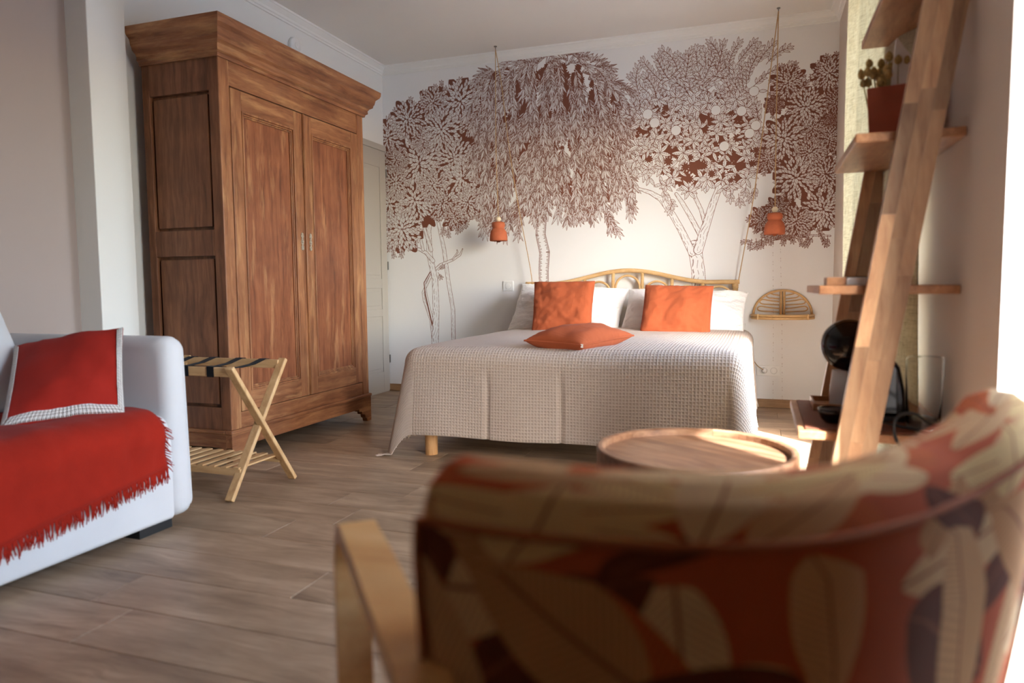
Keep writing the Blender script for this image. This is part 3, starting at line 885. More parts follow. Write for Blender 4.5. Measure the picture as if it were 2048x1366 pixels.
for x_ in (-2.20, -2.335, -2.49, -2.62):
    sm = M()
    path = [(2.404, .530), (2.403, .574), (2.427, .575), (2.50, .558), (2.585, .552), (2.67, .558), (2.743, .575), (2.767, .574), (2.766, .530)]
    for i in range(len(path)-1):
        (a, za), (b, zb_) = path[i], path[i+1]
        sm.add([(x_-.018, a, za), (x_+.018, a, za), (x_+.018, b, zb_), (x_-.018, b, zb_)], [(0, 1, 2, 3)])
    sm.build('strap', STRAP, rk, solid=.0025, weld=True)

# ------------------------------------------------------------------ pillow builder
def pillow_mesh(bl, br, tr_, tl, th, n=26, pinch=.06, nz=.004, seed=0, power=.5, uvs=1.0, edge=.0, slump=0):
    """closed cushion between four corners; returns M; front face normal towards (br-bl)x(tl-bl)"""
    bl, br, tr_, tl = map(Vector, (bl, br, tr_, tl))
    nrm = (br-bl).cross(tl-bl).normalized()
    W_ = (br-bl).length; H_ = (tl-bl).length
    def P_(u, v, sg):
        cu, cv = 2*u-1, 2*v-1
        # sides pull in between corners
        u2 = .5+.5*cu*(1-pinch*(1-cv*cv)*abs(cu))
        v2 = .5+.5*cv*(1-pinch*(1-cu*cu)*abs(cv))
        p = (bl*(1-u2)+br*u2)*(1-v2)+(tl*(1-u2)+tr_*u2)*v2
        prof_ = max(0, (1-cu**2))**power*max(0, (1-cv**2))**power
        h_ = th*.5*prof_+edge
        q = Vector((u*4+seed, v*4, sg*3.1))
        wr_ = noise.noise(q)*nz*3*min(1, prof_*2)+noise.noise(q*3.3)*nz*min(1, prof_*3)+noise.noise(q*11)*nz*.45*min(1, prof_*3)+(noise.noise(q*26)*nz*.35 if n > 100 else 0)
        return p+nrm*sg*(h_+wr_)
    m_ = M()
    f_ = lambda t: .5-.5*math.cos(PI*t)
    m_.grid(lambda u, v: P_(f_(u), f_(v), 1), n, n, lambda u, v: (u*W_*uvs, v*H_*uvs))
    m_.grid(lambda u, v: P_(f_(1-u), f_(v), -1), n, n, lambda u, v: (u*W_*uvs, v*H_*uvs))
    rim = [P_(f_(t), 0, 0) for t in [i/n for i in range(n)]]+[P_(1, f_(t), 0) for t in [i/n for i in range(n)]]+[P_(1-f_(t), 1, 0) for t in [i/n for i in range(n)]]+[P_(0, 1-f_(t), 0) for t in [i/n for i in range(n)]]
    return m_, rim, P_
def cushion(name, label, cat, group, corners, th, mat, piping=None, pm=None, **k):
    c = [Vector(q) for q in corners]
    base = min(c, key=lambda q: q.z)
    t = thing(name, base, label, cat, group)
    m_, rim, P_ = pillow_mesh(*c, th, **k)
    m_.build('cover', mat, t, smooth=True, weld=True)
    if piping:
        M().tube(rim, piping, 8, closed=True).build('piping', pm or mat, t, smooth=True)
    return t, P_

# ------------------------------------------------------------------ sofa
SY1 = 2.165; SX = -2.08
sf = thing('sofa', (SX-.4, 1.1, 0), 'pale grey-white fabric sofa with a low arm along the left wall', 'sofa')
def rsurf(profile, y0_, y1_, name, mat, bulge=0, parent=None, capr=.03, ny=10, smooth=True):
    """closed profile in (x,z) swept along y with rounded ends"""
    n = len(profile); cx_ = sum(p[0] for p in profile)/n; cz_ = sum(p[1] for p in profile)/n
    m_ = M(); rings = []
    ts = []
    for k in range(6): a = k/5*PI/2; ts.append((y0_+capr*(1-math.sin(a)), capr*(1-math.cos(a))*1.0))
    ts = [(y0_+capr*(1-math.cos(k/5*PI/2)), capr*(1-math.sin(k/5*PI/2))) for k in range(6)]
    mids = [(y0_+capr+(y1_-y0_-2*capr)*j/ny, 0) for j in range(1, ny)]
    te = [(y1_-capr*(1-math.cos(k/5*PI/2)), capr*(1-math.sin(k/5*PI/2))) for k in range(5, -1, -1)]
    allt = ts+mids+te
    vs_ = []
    for y_, ins in allt:
        for (x_, z_) in profile:
            dx, dz = x_-cx_, z_-cz_
            L_x = max(abs(p[0]-cx_) for p in profile); L_z = max(abs(p[1]-cz_) for p in profile)
            vs_.append((cx_+dx*(1-ins/L_x), y_, cz_+dz*(1-ins/L_z)))
    k = len(allt)
    fs = [(i*n+j, i*n+(j+1) % n, (i+1)*n+(j+1) % n, (i+1)*n+j) for i in range(k-1) for j in range(n)]
    fs += [tuple(range(n)), tuple(range((k-1)*n, k*n))[::-1]]
    m_.add(vs_, fs)
    return m_.build(name, mat, parent, smooth=smooth)
def rrect(x0, x1, z0_, z1_, r, n=5):
    out = []
    for cx_, cz_, a0 in ((x1-r, z0_+r, -PI/2), (x1-r, z1_-r, 0), (x0+r, z1_-r, PI/2), (x0+r, z0_+r, PI)):
        for k in range(n+1): a = a0+k/n*PI/2; out.append((cx_+r*math.cos(a), cz_+r*math.sin(a)))
    return out
SB = -3.06
rsurf(rrect(SB+.02, SX-.004, .035, .345, .02), .05, SY1-.1, 'base', SOFAM, parent=sf, capr=.005)
def armprof(extra=0):
    p = rrect(SB, SX+.005, .035, .725, .045, 6)
    return [(x_+(.012*math.sin((z_-.05)/.67*PI) if x_ > -2.3 else 0)-(.018*max(0, (z_-.5)/.22) if x_ > -2.3 else 0), z_) for x_, z_ in p]
rsurf(armprof(), SY1-.115, SY1, 'arm', SOFAM, parent=sf, capr=.045, ny=4)
rsurf(armprof(), -.06, .06, 'arm', SOFAM, parent=sf, capr=.035, ny=4)
pr_ = armprof()
acx, acz = sum(p[0] for p in pr_)/len(pr_), sum(p[1] for p in pr_)/len(pr_)
alx, alz = max(abs(p[0]-acx) for p in pr_), max(abs(p[1]-acz) for p in pr_)
pp_ = [(acx+(x_-acx)*(1-.0125/alx), SY1-.013, acz+(z_-acz)*(1-.0125/alz)) for x_, z_ in pr_ if x_ > -2.9 and z_ > .05]
M().tube(pp_, .0035, 6).build('piping', SOFAM, sf, smooth=True)
rsurf(rrect(SB, SB+.17, .3, .722, .04), .06, SY1-.08, 'back', SOFAM, parent=sf, capr=.03)
def seat(y0_, y1_, nm):
    def fn(u, v): pass
    pr_ = rrect(SB+.17, SX+.02, .335, .437, .045, 5)
    pr2 = [(x_, z_+(.012 if z_ > .4 else 0)*math.sin((x_-SB)/1.0*PI)) for x_, z_ in pr_]
    return rsurf(pr2, y0_, y1_, nm, SOFAM, parent=sf, capr=.035, ny=12)
seat(1.06, SY1-.118, 'seat_cushion'); seat(.07, 1.05, 'seat_cushion')
for y_ in (1.92, .2):
    M().box(SX-.12, SX-.025, y_, y_+.15, 0, .036).build('foot', BLACKM, sf)
    M().box(SB+.05, SB+.13, y_, y_+.16, 0, .04).build('foot', BLACKM, sf)
# white back cushions standing on the seat
def bk(y0_, y1_, label):
    return cushion('back_cushion', label, 'cushion', 'pale back cushions along the sofa',
        [(-2.60, y0_, .455), (-2.60, y1_, .455), (-2.83, y1_+.02, .86), (-2.83, y0_, .86)], .2, SOFAM, .004, power=.3, pinch=.02, nz=.003)
bk(1.28, 1.93, 'pale back cushion at the sofa end beside the red cushion')
# red cushion with braided border
rc = [onz(-2, 862, .452), onz(250, 832, .452), ony(247, 656, 2.02), onx(28, 694, -2.66)]
rct, RP = cushion('red_cushion', 'red square cushion with grey and white braided border on the sofa', 'cushion', None, rc, .13, REDM, None, power=.42, pinch=.035, seed=3)
bd = M(); n_ = 30; bw = .028
W_ = .45
def strip(fa, fb):
    for i in range(n_):
        t0, t1 = i/n_, (i+1)/n_
        for j in range(3):
            s0, s1 = j/3, (j+1)/3
            q = []
            for t, s_ in ((t0, s0), (t1, s0), (t1, s1), (t0, s1)): q.append(fa(t)*(1-s_)+fb(t)*s_)
            bd.add(q, [(0, 1, 2, 3)], [[(t0*W_, s0), (t1*W_, s0), (t1*W_, s1), (t0*W_, s1)]])
off = (rc[1]-rc[0]).cross(rc[3]-rc[0]).normalized()*.004
b_ = .062
e_ = .006
def strip2(fn):
    for i in range(n_):
        for j in range(5):
            q = [fn(t, s_)+off for t, s_ in ((i/n_, j/5), ((i+1)/n_, j/5), ((i+1)/n_, (j+1)/5), (i/n_, (j+1)/5))]
            bd.add(q, [(0, 1, 2, 3)], [[(i/n_*W_, j/5), ((i+1)/n_*W_, j/5), ((i+1)/n_*W_, (j+1)/5), (i/n_*W_, (j+1)/5)]])
def io(t, s_): lo = e_+(b_-e_)*s_; return lo, lo+t*(1-2*lo)
strip2(lambda t, s_: RP(io(t, s_)[1], io(t, s_)[0], 1))
strip2(lambda t, s_: RP(1-io(t, s_)[0], io(t, s_)[1], 1))
strip2(lambda t, s_: RP(io(t, s_)[0]*.7, io(t, s_)[1], 1))
bo = bd.build('braided_border', BRAID, rct, smooth=True, solid=.002)
# throw
tw = thing('throw_blanket', (SX-.1, 1.4, .3), 'red woven throw with fringed hem draped over the sofa seat', 'blanket')
path = [(-2.72, .462), (-2.45, .464), (-2.2, .462), (-2.12, .456), (-2.075, .436), (-2.048, .40), (-2.045, .36), (-2.052, .33), (-2.056, .30), (-2.052, .25)]
pv = [Vector((a, 0, b)) for a, b in path]
acc = [0]
for i in range(1, len(pv)): acc.append(acc[-1]+(pv[i]-pv[i-1]).length)
def tpath(L):
    for i in range(1, len(pv)):
        if L <= acc[i] or i == len(pv)-1:
            t = (L-acc[i-1])/(acc[i]-acc[i-1]); return pv[i-1]+(pv[i]-pv[i-1])*t
LF = acc[-1]
def hemz(y_): return .247-.075*max(0, min(1, (2.0-y_)/.6))
def throw_pt(u, v):
    y_ = 2.01-u*1.9
    L_end = LF+(.25-hemz(y_)-0.0)
    edge = .10*(1-v)**1.5+.012*math.sin(v*9) if u < .2 else 0
    edge *= max(0, 1-u/.2)
    y_ -= edge*.9
    p = tpath(v*L_end)
    wr_ = noise.noise(Vector((u*14, v*4, 0)))*.012+noise.noise(Vector((u*40, v*14, 3)))*.003
    wr_ = max(wr_, -.006)
    if p.z > .44: return Vector((p.x, y_, p.z+wr_+.004))
    return Vector((p.x+abs(wr_)*.9+.003, y_, p.z))
M().grid(throw_pt, 150, 46).build('throw_cloth', THROWM, tw, smooth=True, solid=.005)
fr = M(); rf = random.Random(9)
for i in range(560):
    u = (i+rf.random()*.6)/560; p = throw_pt(u, 1)
    L = rf.uniform(.035, .06)
    q = p+Vector((rf.uniform(.0, .006), rf.uniform(-.012, .012), -L)); md_ = (p+q)/2+Vector((.003, rf.uniform(-.006, .006), 0))
    fr.tube([p+Vector((0.001, 0, .004)), md_, q], [.0028, .0024, .0012], 5)
for i in range(26):
    v = .74+i/26*.26; p = throw_pt(0, v)
    q = p+Vector((rf.uniform(.002, .012), rf.uniform(.008, .03), -rf.uniform(.01, .03)))
    fr.tube([p, (p+q)/2+Vector((.003, 0, 0)), q], [.0026, .002, .001], 5)
fo = fr.build('fringe', THROWM, tw); fo['kind'] = 'stuff'

# ------------------------------------------------------------------ bed
BX0, BX1, BY0, BY1, BZ = -1.74, -.13, 3.47, 5.44, .575
bed = thing('bed', ((BX0+BX1)/2, 4.4, 0), 'double bed with rattan headboard and round wooden legs against the mural wall', 'bed')
M().box(BX0+.03, BX1-.03, BY0+.02, BY1, .15, .32).build('bed_base', MATTR, bed, bevel=.02)
M().box(BX0+.01, BX1-.01, BY0, BY1, .32, BZ-.008).build('mattress', MATTR, bed, bevel=.03)
for x_, y_ in ((-1.672, 3.415+.08), (-.2, 3.495), (-1.672, 5.3), (-.2, 5.3)):
    if y_ < 4: y_ = 3.47
    M().lathe([(0, 0), (.033, 0), (.034, .01), (.034, .15), (0, .15)], (x_, y_-.03, 0), 24).build('leg', LEGW, bed, smooth=False)
# headboard
hb = M(); HY = 5.455; HC = -.965
def topz(dx):
    t = abs(dx)/.80
    return .925+.095*(.5+.5*math.cos(PI*min(1, t/.78)))-.0*t
hx = [HC-.82+i*1.64/60 for i in range(61)]
hb.tube([(x_, HY, topz(x_-HC)) for x_ in hx], .0165, 10)
hbo = hb.build('headboard', RATTAN, bed, smooth=True)
hbo['label'] = 'rattan headboard with curved top rail and looped arches'
pcols = [-.79, -.56, -.335, -.112, .112, .335, .56, .79]
for dx in pcols:
    r_ = .021 if abs(dx) > .7 else .013
    M().tube([(HC+dx, HY, .1 if abs(dx) > .7 else .45), (HC+dx, HY, topz(dx)-.012)], r_, 10).build('post', RATTAN, hbo, smooth=True)
for a, b in zip(pcols[:-1], pcols[1:]):
    c_ = (a+b)/2; rr = (b-a)/2-.018; zt_ = min(topz(a), topz(b))-.032
    pts = [(HC+c_-rr, HY, .45)]+[(HC+c_-rr*math.cos(t*PI/14), HY, zt_-rr+rr*math.sin(t*PI/14)) for t in range(15)]+[(HC+c_+rr, HY, .45)]
    M().tube(pts, .009, 8).build('arch', RATTAN, hbo, smooth=True)
M().tube([(HC-.79, HY, .45), (HC+.79, HY, .45)], .013, 8).build('lower_rail', RATTAN, hbo, smooth=True)
for sx in (-.79, .79):
    for z_ in (.885, .897, .909):
        M().lathe([(.022, -.005), (.0245, 0), (.022, .005)], (HC+sx, HY, z_), 14).build('binding', RATTAN, hbo, smooth=True)

# blanket
bk_t = thing('waffle_bedspread', ((BX0+BX1)/2, 4.3, BZ), 'beige waffle-weave bedspread with fringed sides hanging over the bed', 'bedspread')
SIDE, FOOT = .50, .515
w_in, l_in = BX1-BX0, BY1-BY0
S0, S1 = BX0-SIDE, BX1+SIDE
T0 = BY0-FOOT
def cover(u, v):
    s = S0+(S1-S0)*u; t = T0+(BY1-.02-T0)*v
    es = (BX0-s) if s < BX0 else ((s-BX1) if s > BX1 else 0)
    sg = -1 if s < BX0 else 1
    et = BY0-t if t < BY0 else 0
    cx_, cy_ = min(max(s, BX0), BX1), max(t, BY0)
    L = math.hypot(es, et)
    base = Vector((cx_, cy_, BZ+.006))
    n1 = noise.noise(Vector((s*2.2, t*2.2, 0)))
    if L < 1e-6:
        dd = min(s-BX0, BX1-s, t-BY0)
        return base+Vector((0, 0, n1*.008+.004+.01*min(1, dd/.3)))
    dx, dy = sg*es/L, -et/L
    R_ = .085
    arc = R_*PI/2
    if L < arc: a = L/R_; out = R_*math.sin(a); dn = R_*(1-math.cos(a))
    else: out = R_; dn = R_+(L-arc)
    diag = (2*abs(dx*dy))
    fl_ = max(0, L-arc)
    out += fl_*(.05+.16*diag)
    dn -= fl_*.06*diag
    # folds of the hanging cloth
    fold = (math.sin(s*11+1.3)*.35+math.sin(s*4.1+2)*.65) if et > es else math.sin(t*9)*.6
    out += fold*.022*min(1, fl_/.3)*(1-diag)
    crease = -.012*math.exp(-((s+1.32)/.012)**2)-.014*math.exp(-((s+.93)/.012)**2)
    out += crease*min(1, fl_/.1)*(1-diag)
    z_ = base.z-dn+.012*n1
    ex = max(0, .012-z_)*.25
    z_ = max(z_, .012)
    return Vector((base.x+dx*(out+ex*.6), base.y+dy*(out+ex*.6), z_))
NU, NV = 300, 280
M().grid(cover, NU, NV, lambda u, v: ((S1-S0)*u, (BY1-T0)*v)).build('blanket_cloth', WAFFLE, bk_t, smooth=True, solid=.006)
fr = M()
for side in (0, 1):
    for i in range(210):
        v = i/209; p = cover(side, v); q0 = cover(.01 if side == 0 else .99, v)
        d = (p-q0).normalized() if (p-q0).length > 1e-6 else Vector((0, 0, -1))
        L = rf.uniform(.05, .075)
        pts = [p]; cur = Vector(p); dd_ = d.copy()
        for k in range(4):
            dd_ = (dd_+Vector((rf.uniform(-.25, .25), rf.uniform(-.25, .25), -.35))).normalized()
            cur = cur+dd_*L/4
            if cur.z < .005: cur.z = .005
            pts.append(cur.copy())
        fr.tube(pts, [.0034, .003, .0026, .003, .0016], 5)
fo = fr.build('fringe', FRINGE, bk_t); fo['kind'] = 'stuff'

# pillows
def quad(pxs, yb, yt):
    a, b, c_, d = pxs
    return [ony(*a, yb), ony(*b, yb), ony(*c_, yt), ony(*d, yt)]
cushion('white_pillow', 'fluffy white pillow at the left of the bed, behind the left upright rust cushion', 'pillow', 'fluffy white pillows',
        quad([(1012, 668), (1236, 674), (1258, 578), (1044, 568)], 5.12, 5.33), .20, FURM, n=110, nz=.011, power=.35, pinch=.05, seed=1)
cushion('white_pillow', 'fluffy white pillow at the right of the bed, behind the right upright rust cushion', 'pillow', 'fluffy white pillows',
        quad([(1234, 676), (1490, 682), (1497, 585), (1258, 580)], 5.12, 5.33), .20, FURM, n=110, nz=.011, power=.35, pinch=.05, seed=5)
cushion('rust_cushion', 'upright rust-orange cushion on the left of the bed', 'cushion', 'rust cushions on the bed',
        quad([(1064, 668), (1181, 662), (1189, 563), (1070, 565)], 4.86, 5.02), .15, OCHRE, .005, power=.3, pinch=.03, seed=8, n=60, nz=.007)
cushion('rust_cushion', 'upright rust-orange cushion on the right of the bed', 'cushion', 'rust cushions on the bed',
        quad([(1278, 677), (1419, 679), (1426, 573), (1292, 571)], 4.86, 5.02), .15, OCHRE, .005, power=.3, pinch=.03, seed=11, n=60, nz=.007)
L_ = onz(1049, 681, .625); F_ = onz(1162, 691, .607); R_ = onz(1267, 671, .64)
B_ = L_+R_-F_; B_.z = .65
ft, FP = cushion('rust_cushion', 'rust-orange cushion lying flat on the beige bedspread in front', 'cushion', 'rust cushions on the bed',
        [F_, R_, B_, L_], .155, OCHRE, .005, power=.42, pinch=.06, seed=14)
tg = FP(.03, .0, 0)
M().box(tg.x-.006, tg.x+.006, tg.y-.012, tg.y-.011, tg.z-.012, tg.z+.006).build('care_tag', PAPERW, ft)['label'] = 'small white tag'

# ------------------------------------------------------------------ pendants
def pendant(hook, lamp_px, lamp_py_bot, name_label, end_pts, cable_label):
    hz = CEIL
    x_, y_ = lamp_px, 5.30
    z_ = lamp_py_bot
    t = thing('pendant_lamp', (x_, y_, z_), name_label, 'pendant lamp', 'terracotta pendant lamps')
    pr_ = [(.054, 0), (.067, 0), (.070, .006), (.069, .04), (.064, .068), (.050, .092), (.044, .098), (.049, .106), (.052, .118), (.051, .135), (.045, .146), (.030, .150), (.0, .150)]
    pr2 = [(.054, 0), (.056, .05), (.04, .09), (0, .10)]
    s_ = M().lathe(pr_, (x_, y_, z_), 40); s_.lathe(pr2, (x_, y_, z_), 40)
    s_.build('lamp_shade', TERRA, t, smooth=True, weld=True)
    for k in (.03, .05, .068):
        pass
    M().lathe([(0, -.012), (.014, -.010), (.026, .004), (.029, .02), (.026, .04), (.016, .055), (.012, .09)], (x_, y_, z_), 24).build('bulb', BULB, t, smooth=True)
    M().lathe([(.0215*math.sin(a*PI/12), -.0215*math.cos(a*PI/12)) for a in range(13)], (x_, y_, z_+.171), 24).build('bead', BEADM, t, smooth=True)
    hk = Vector(hook)
    M().tube([hk, hk+Vector((0, 0, -.03)), (x_, y_, z_+.19)] if False else catmull([(x_, y_, z_+.19), (x_*.5+hk.x*.5-.002, y_, (z_+hk.z)/2), (hk.x, hk.y, hk.z-.02)], 8), .0035, 6).build('cord', ROPE, t, smooth=True)
    M().lathe([(0, 0), (.012, 0), (.012, -.006), (.004, -.009), (.004, -.022), (0, -.022)], (hk.x, hk.y, CEIL), 12).build('ceiling_hook', METAL, t)
    c_ = M().tube(catmull([(hk.x, hk.y, hk.z-.02)]+end_pts, 10), .0035, 6).build('slanting_cord', ROPE, t, smooth=True)
    c_['label'] = cable_label
    return t
pendant((-1.985, 5.34, CEIL), ony(997, 470, 5.3).x, ony(997, 482, 5.3).z,
        'terracotta pendant lamp hanging left of the bed', [ony(1003, 170, 5.36), ony(1018, 294, 5.39), ony(1038, 419, 5.42), ony(1064, 562, 5.44), (-1.77, 5.47, .7), (-1.78, 5.48, .3)], 'cord slanting down to the headboard')
pe = pendant((.083, 5.30, CEIL), ony(1549, 470, 5.3).x, ony(1549, 469, 5.3).z,
        'terracotta pendant lamp hanging above the rattan wall shelf', [ony(1544, 119, 5.34), ony(1524, 273, 5.38), ony(1505, 407, 5.42), ony(1480, 545, 5.45), ony(1475, 580, 5.48), ony(1480, 640, 5.49), ony(1488, 668, 5.49), ony(1497, 700, 5.49), ony(1512, 728, 5.48), ony(1529, 741, 5.47)], 'cord running down beside the bed to the socket')
q = ony(1487, 655, 5.485)
M().box(q.x-.012, q.x+.012, q.y-.012, q.y+.006, q.z-.035, q.z+.035).build('cord_switch', WHITEP, pe, bevel=.004)
q = ony(1529, 741, 5.5)
M().lathe([(0, -.045), (.012, -.042), (.02, -.02), (.02, 0)], (q.x, YM-.012, q.z), 20, 'y').build('plug', WHITEP, pe, smooth=True)

# switch and double socket
q = ony(1017, 572, YM)
sw = thing('light_switch', (q.x, YM, q.z), 'square white rotary light switch on the wall left of the bed', 'light switch')
M().box(q.x-.044, q.x+.044, YM-.010, YM, q.z-.041, q.z+.041).build('switch_plate', WHITEP, sw, bevel=.003)
M().lathe([(.026, 0), (.026, -.0008), (.022, -.0012), (.022, -.004), (.0, -.005)], (q.x, YM-.010, q.z), 28, 'y').build('switch_button', WHITEP, sw)
M().lathe([(.0245, 0), (.0255, -.001), (.0265, 0)], (q.x, YM-.0102, q.z), 28, 'y').build('button_ring', METAL, sw)
q = ony(1537, 741, YM)
sk = thing('wall_socket', (q.x, YM, q.z), 'white double wall socket low on the wall right of the bed', 'socket')
M().box(q.x-.082, q.x+.082, YM-.010, YM, q.z-.039, q.z+.039).build('socket_plate', WHITEP, sk, bevel=.003)
for dx in (-.036, .036):
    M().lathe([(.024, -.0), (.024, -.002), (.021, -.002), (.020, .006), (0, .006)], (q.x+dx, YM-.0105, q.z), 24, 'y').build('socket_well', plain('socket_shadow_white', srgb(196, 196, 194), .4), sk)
    ph = M()
    for a in (-.008, .008): ph.lathe([(.0, -.0005), (.0025, 0)], (q.x+dx+a, YM-.0058, q.z-.002), 8, 'y')
    ph.lathe([(.0, -.002), (.002, 0)], (q.x+dx, YM-.0058, q.z+.009), 8, 'y')
    ph.build('pin_hole', BLACKM, sk)

# rattan wall shelf
a = ony(1503, 632, YM-.05); b = ony(1628, 634, YM-.05)
SC = (a.x+b.x)/2; HWd = (b.x-a.x)/2; sz = a.z
ws = thing('rattan_wall_shelf', (SC, YM, sz), 'half-round rattan wall shelf with fan-shaped back right of the bed', 'shelf')
yb_ = YM-.014
M().tube([(SC-HWd*.94*math.cos(i*PI/24), yb_, sz+.01+.175*math.sin(i*PI/24)) for i in range(25)], .0085, 8).build('back_arch', RATTAN, ws, smooth=True)
for dx in (-.011, .011):
    M().tube([(SC+dx, yb_, sz), (SC+dx, yb_, sz+.178)], .009, 8).build('centre_post', RATTAN, ws, smooth=True)
for sgn in (-1, 1):
    for k, (z_, l_) in enumerate(((.035, .165), (.085, .15), (.13, .105))):
        x0 = SC+sgn*.022; x1 = SC+sgn*l_*.98
        h_ = .021
        pts = [(x0, yb_, sz+z_-h_*.4)]
        ends = [(x1, yb_, sz+z_-h_*.2+.012)]
        pts = catmull([(x0, yb_, sz+z_-.006), ((x0+x1)/2, yb_, sz+z_-.01+.008), (x1-sgn*.01, yb_, sz+z_+.002), (x1+sgn*.008, yb_, sz+z_+.018), (x1-sgn*.012, yb_, sz+z_+.034), ((x0+x1)/2, yb_, sz+z_+.026), (x0, yb_, sz+z_+.018)] if k < 3 else [], 6)
        M().tube(pts, .0045, 6).build('fan_loop', RATTAN, ws, smooth=True)
hd = [(SC+HWd*math.cos(PI+i*PI/24), YM-.004-.17*abs(math.sin(PI+i*PI/24))**.8) for i in range(25)]
M().prism(hd, 2, sz-.004, sz+.004).build('shelf_board', RATTAN, ws)
for zz in (-.013, .006):
    M().tube([(x_, y_, sz+zz) for x_, y_ in hd], .0095, 8).build('rim_cane', RATTAN, ws, smooth=True)
for k in (5, 19):
    x_, y_ = hd[k]; M().bar((x_-.008, y_-.004, sz-.003), (x_+.008, y_-.004, sz-.003), .024, .042).build('binding', RATTAN, ws, bevel=.006)

# ------------------------------------------------------------------ curtains
def curtain(path, label, seed, hem=None):
    pts = catmull([(a, b, 0) for a, b in path], 14)
    k = len(pts)-1
    t = thing('curtain', (path[0][0], path[0][1], 0), label, 'curtain', 'linen curtains on the right wall')
    def fn(u, v):
        p = pts[int(round(u*k))]
        z_ = .015+(2.70-.015)*v
        sp_ = 1-.06*math.sin(v*PI)
        return Vector((min(.47, p.x*sp_+.018+.006*math.sin(v*5+seed)*math.sin(u*9)), p.y+.01*math.sin(v*4+u*5+seed), z_))
    M().grid(fn, k, 40).build('curtain_cloth', LINEN, t, smooth=True, solid=.002)
    return t
curtain([(.46, 3.26), (.34, 3.2), (.302, 3.09), (.33, 3.0), (.322, 2.90), (.31, 2.86), (.335, 2.82), (.36, 2.72), (.385, 2.64), (.40, 2.56), (.43, 2.50), (.46, 2.46)], 'natural linen curtain gathered behind the ladder shelf', 1)
rd = thing('curtain_rod', (.42, 3.6, 2.69), 'slim rod carrying the linen curtains', 'curtain rod')
M().tube([(.44, 2.35, 2.705), (.44, 5.0, 2.705)], .006).build('rod', METAL, rd)

# ------------------------------------------------------------------ ladder shelf
ls = thing('ladder_shelf', (.3, 2.37, 0), 'leaning oak ladder shelf with four boards against the right wall', 'shelf')
SHZ = [(.485, .105), (.885, .150), (1.283, .229), (1.682, .300)]
def railx(z_): return .126+.1535*z_
rr_ = random.Random(21)
for (ya, yb) in ((2.065, 2.095), (2.655, 2.685)):
    rl = M().prism([(railx(0)+.002, 0), (railx(0)+.099, 0), (min(XR-.003, railx(1.86)+.099), 1.86 if False else 1.66), (XR-.003, 1.86), (railx(1.86)+.002, 1.86)], 1, ya+.004, yb-.004).build('rail', STAVE, ls)
    ncol = 3; cw = .101/ncol
    for c_ in range(ncol):
        z_ = -rr_.uniform(0, .3)
        while z_ < 1.86:
            L = rr_.uniform(.22, .48); z0_ = max(0, z_); z1_ = min(1.86, z_+L)
            if z1_-z0_ > .02:
                x_lo = lambda zz: railx(zz)+c_*cw+.0002
                x_hi = lambda zz: min(XR-.001, railx(zz)+(c_+1)*cw-.0002)
                if x_hi(z1_)-x_lo(z1_) > .004:
                    z1b = z1_-.0004
                    M().prism([(x_lo(z0_), z0_), (x_hi(z0_), z0_), (x_hi(z1b), z1b), (x_lo(z1b), z1b)], 1, ya, yb).build('stave', STAVE, rl)
            z_ += L
for z_, x0 in SHZ:
    M().box(x0, XR-.002, 2.097, 2.653, z_-.012, z_+.012).build('shelf_board', SHELFW, ls, bevel=.003)
M().box(.3, XR-.002, 2.653, 2.656, .2, .21).build('back_brace', SHELFW, ls)

ZS = [z_+.0125 for z_, _ in SHZ]
# pot
pt = thing('square_pot', (.365, 2.36, ZS[2]), 'brick-red square pot of dried flowers on the upper ladder shelf', 'pot')
pm_ = M()
R0, R1, hh_ = .098, .112, .165
ang0 = math.radians(-12)
def sq(r, z_, inn=0):
    return [(.372+(r-inn)*math.cos(ang0+k*PI/2+PI/4), 2.37+(r-inn)*math.sin(ang0+k*PI/2+PI/4), ZS[2]+z_) for k in range(4)]
vs_ = sq(R0, 0)+sq(R1, hh_)+sq(R1, hh_, .01)+sq(R0, .02, .01)
fs = [(3, 2, 1, 0)]
for r0 in (0, 4, 8):
    for k in range(4): fs.append((r0+k, r0+(k+1) % 4, r0+4+(k+1) % 4, r0+4+k))
fs.append((12, 13, 14, 15))
pm_.add(vs_, fs).build('pot_body', POTM, pt, bevel=.002)
rb = random.Random(4)
fx = thing('dried_flowers', (.33, 2.37, ZS[2]+.1), 'bunch of brown dried bunny-tail grass heads standing in the red pot', 'dried flowers')
for i in range(36):
    a = rb.random()*2*PI; r_ = rb.random()**.5*.042
    bx_, by_ = .346+r_*math.cos(a), 2.37+r_*math.sin(a)
    tx, ty, tz = bx_+(bx_-.352)*.55-.012, by_+(by_-2.37)*.5, ZS[2]+hh_+rb.uniform(.006, .075)
    M().tube([(bx_, by_, ZS[2]+.03), (tx, ty, tz)], .0012, 5).build('stem', STEMM, fx)
    dv = (Vector((tx, ty, tz))-Vector((bx_, by_, ZS[2]+.03))).normalized()
    L = rb.uniform(.024, .034); hd_ = M()
    hd_.tube([Vector((tx, ty, tz))+dv*L*t for t in (0, .12, .3, .55, .8, .95, 1.05)], [.002, .0075, .0105, .0105, .008, .004, .0008], 8)
    hd_.build('flower_head', DRIED, fx, smooth=True)
# white card standing in the pot
cdx = thing('white_card', (.39, 2.33, ZS[2]+.1), 'pointed white folded card standing in the red pot behind the rail', 'card')
p0 = ony(1783, 158, 2.33); p1 = ony(1785, 140, 2.33); p2 = ony(1792, 77, 2.33); p3 = ony(1822, 112, 2.33); p4 = ony(1826, 165, 2.33)
M().prism([(p0.x, p0.z-.02), (p4.x, p4.z-.02), (p3.x, p3.z), (p2.x+.003, p2.z), (p2.x, p2.z), (p1.x, p1.z)], 1, 2.325, 2.34).build('folded_card', PAPERW, cdx, bevel=.004)
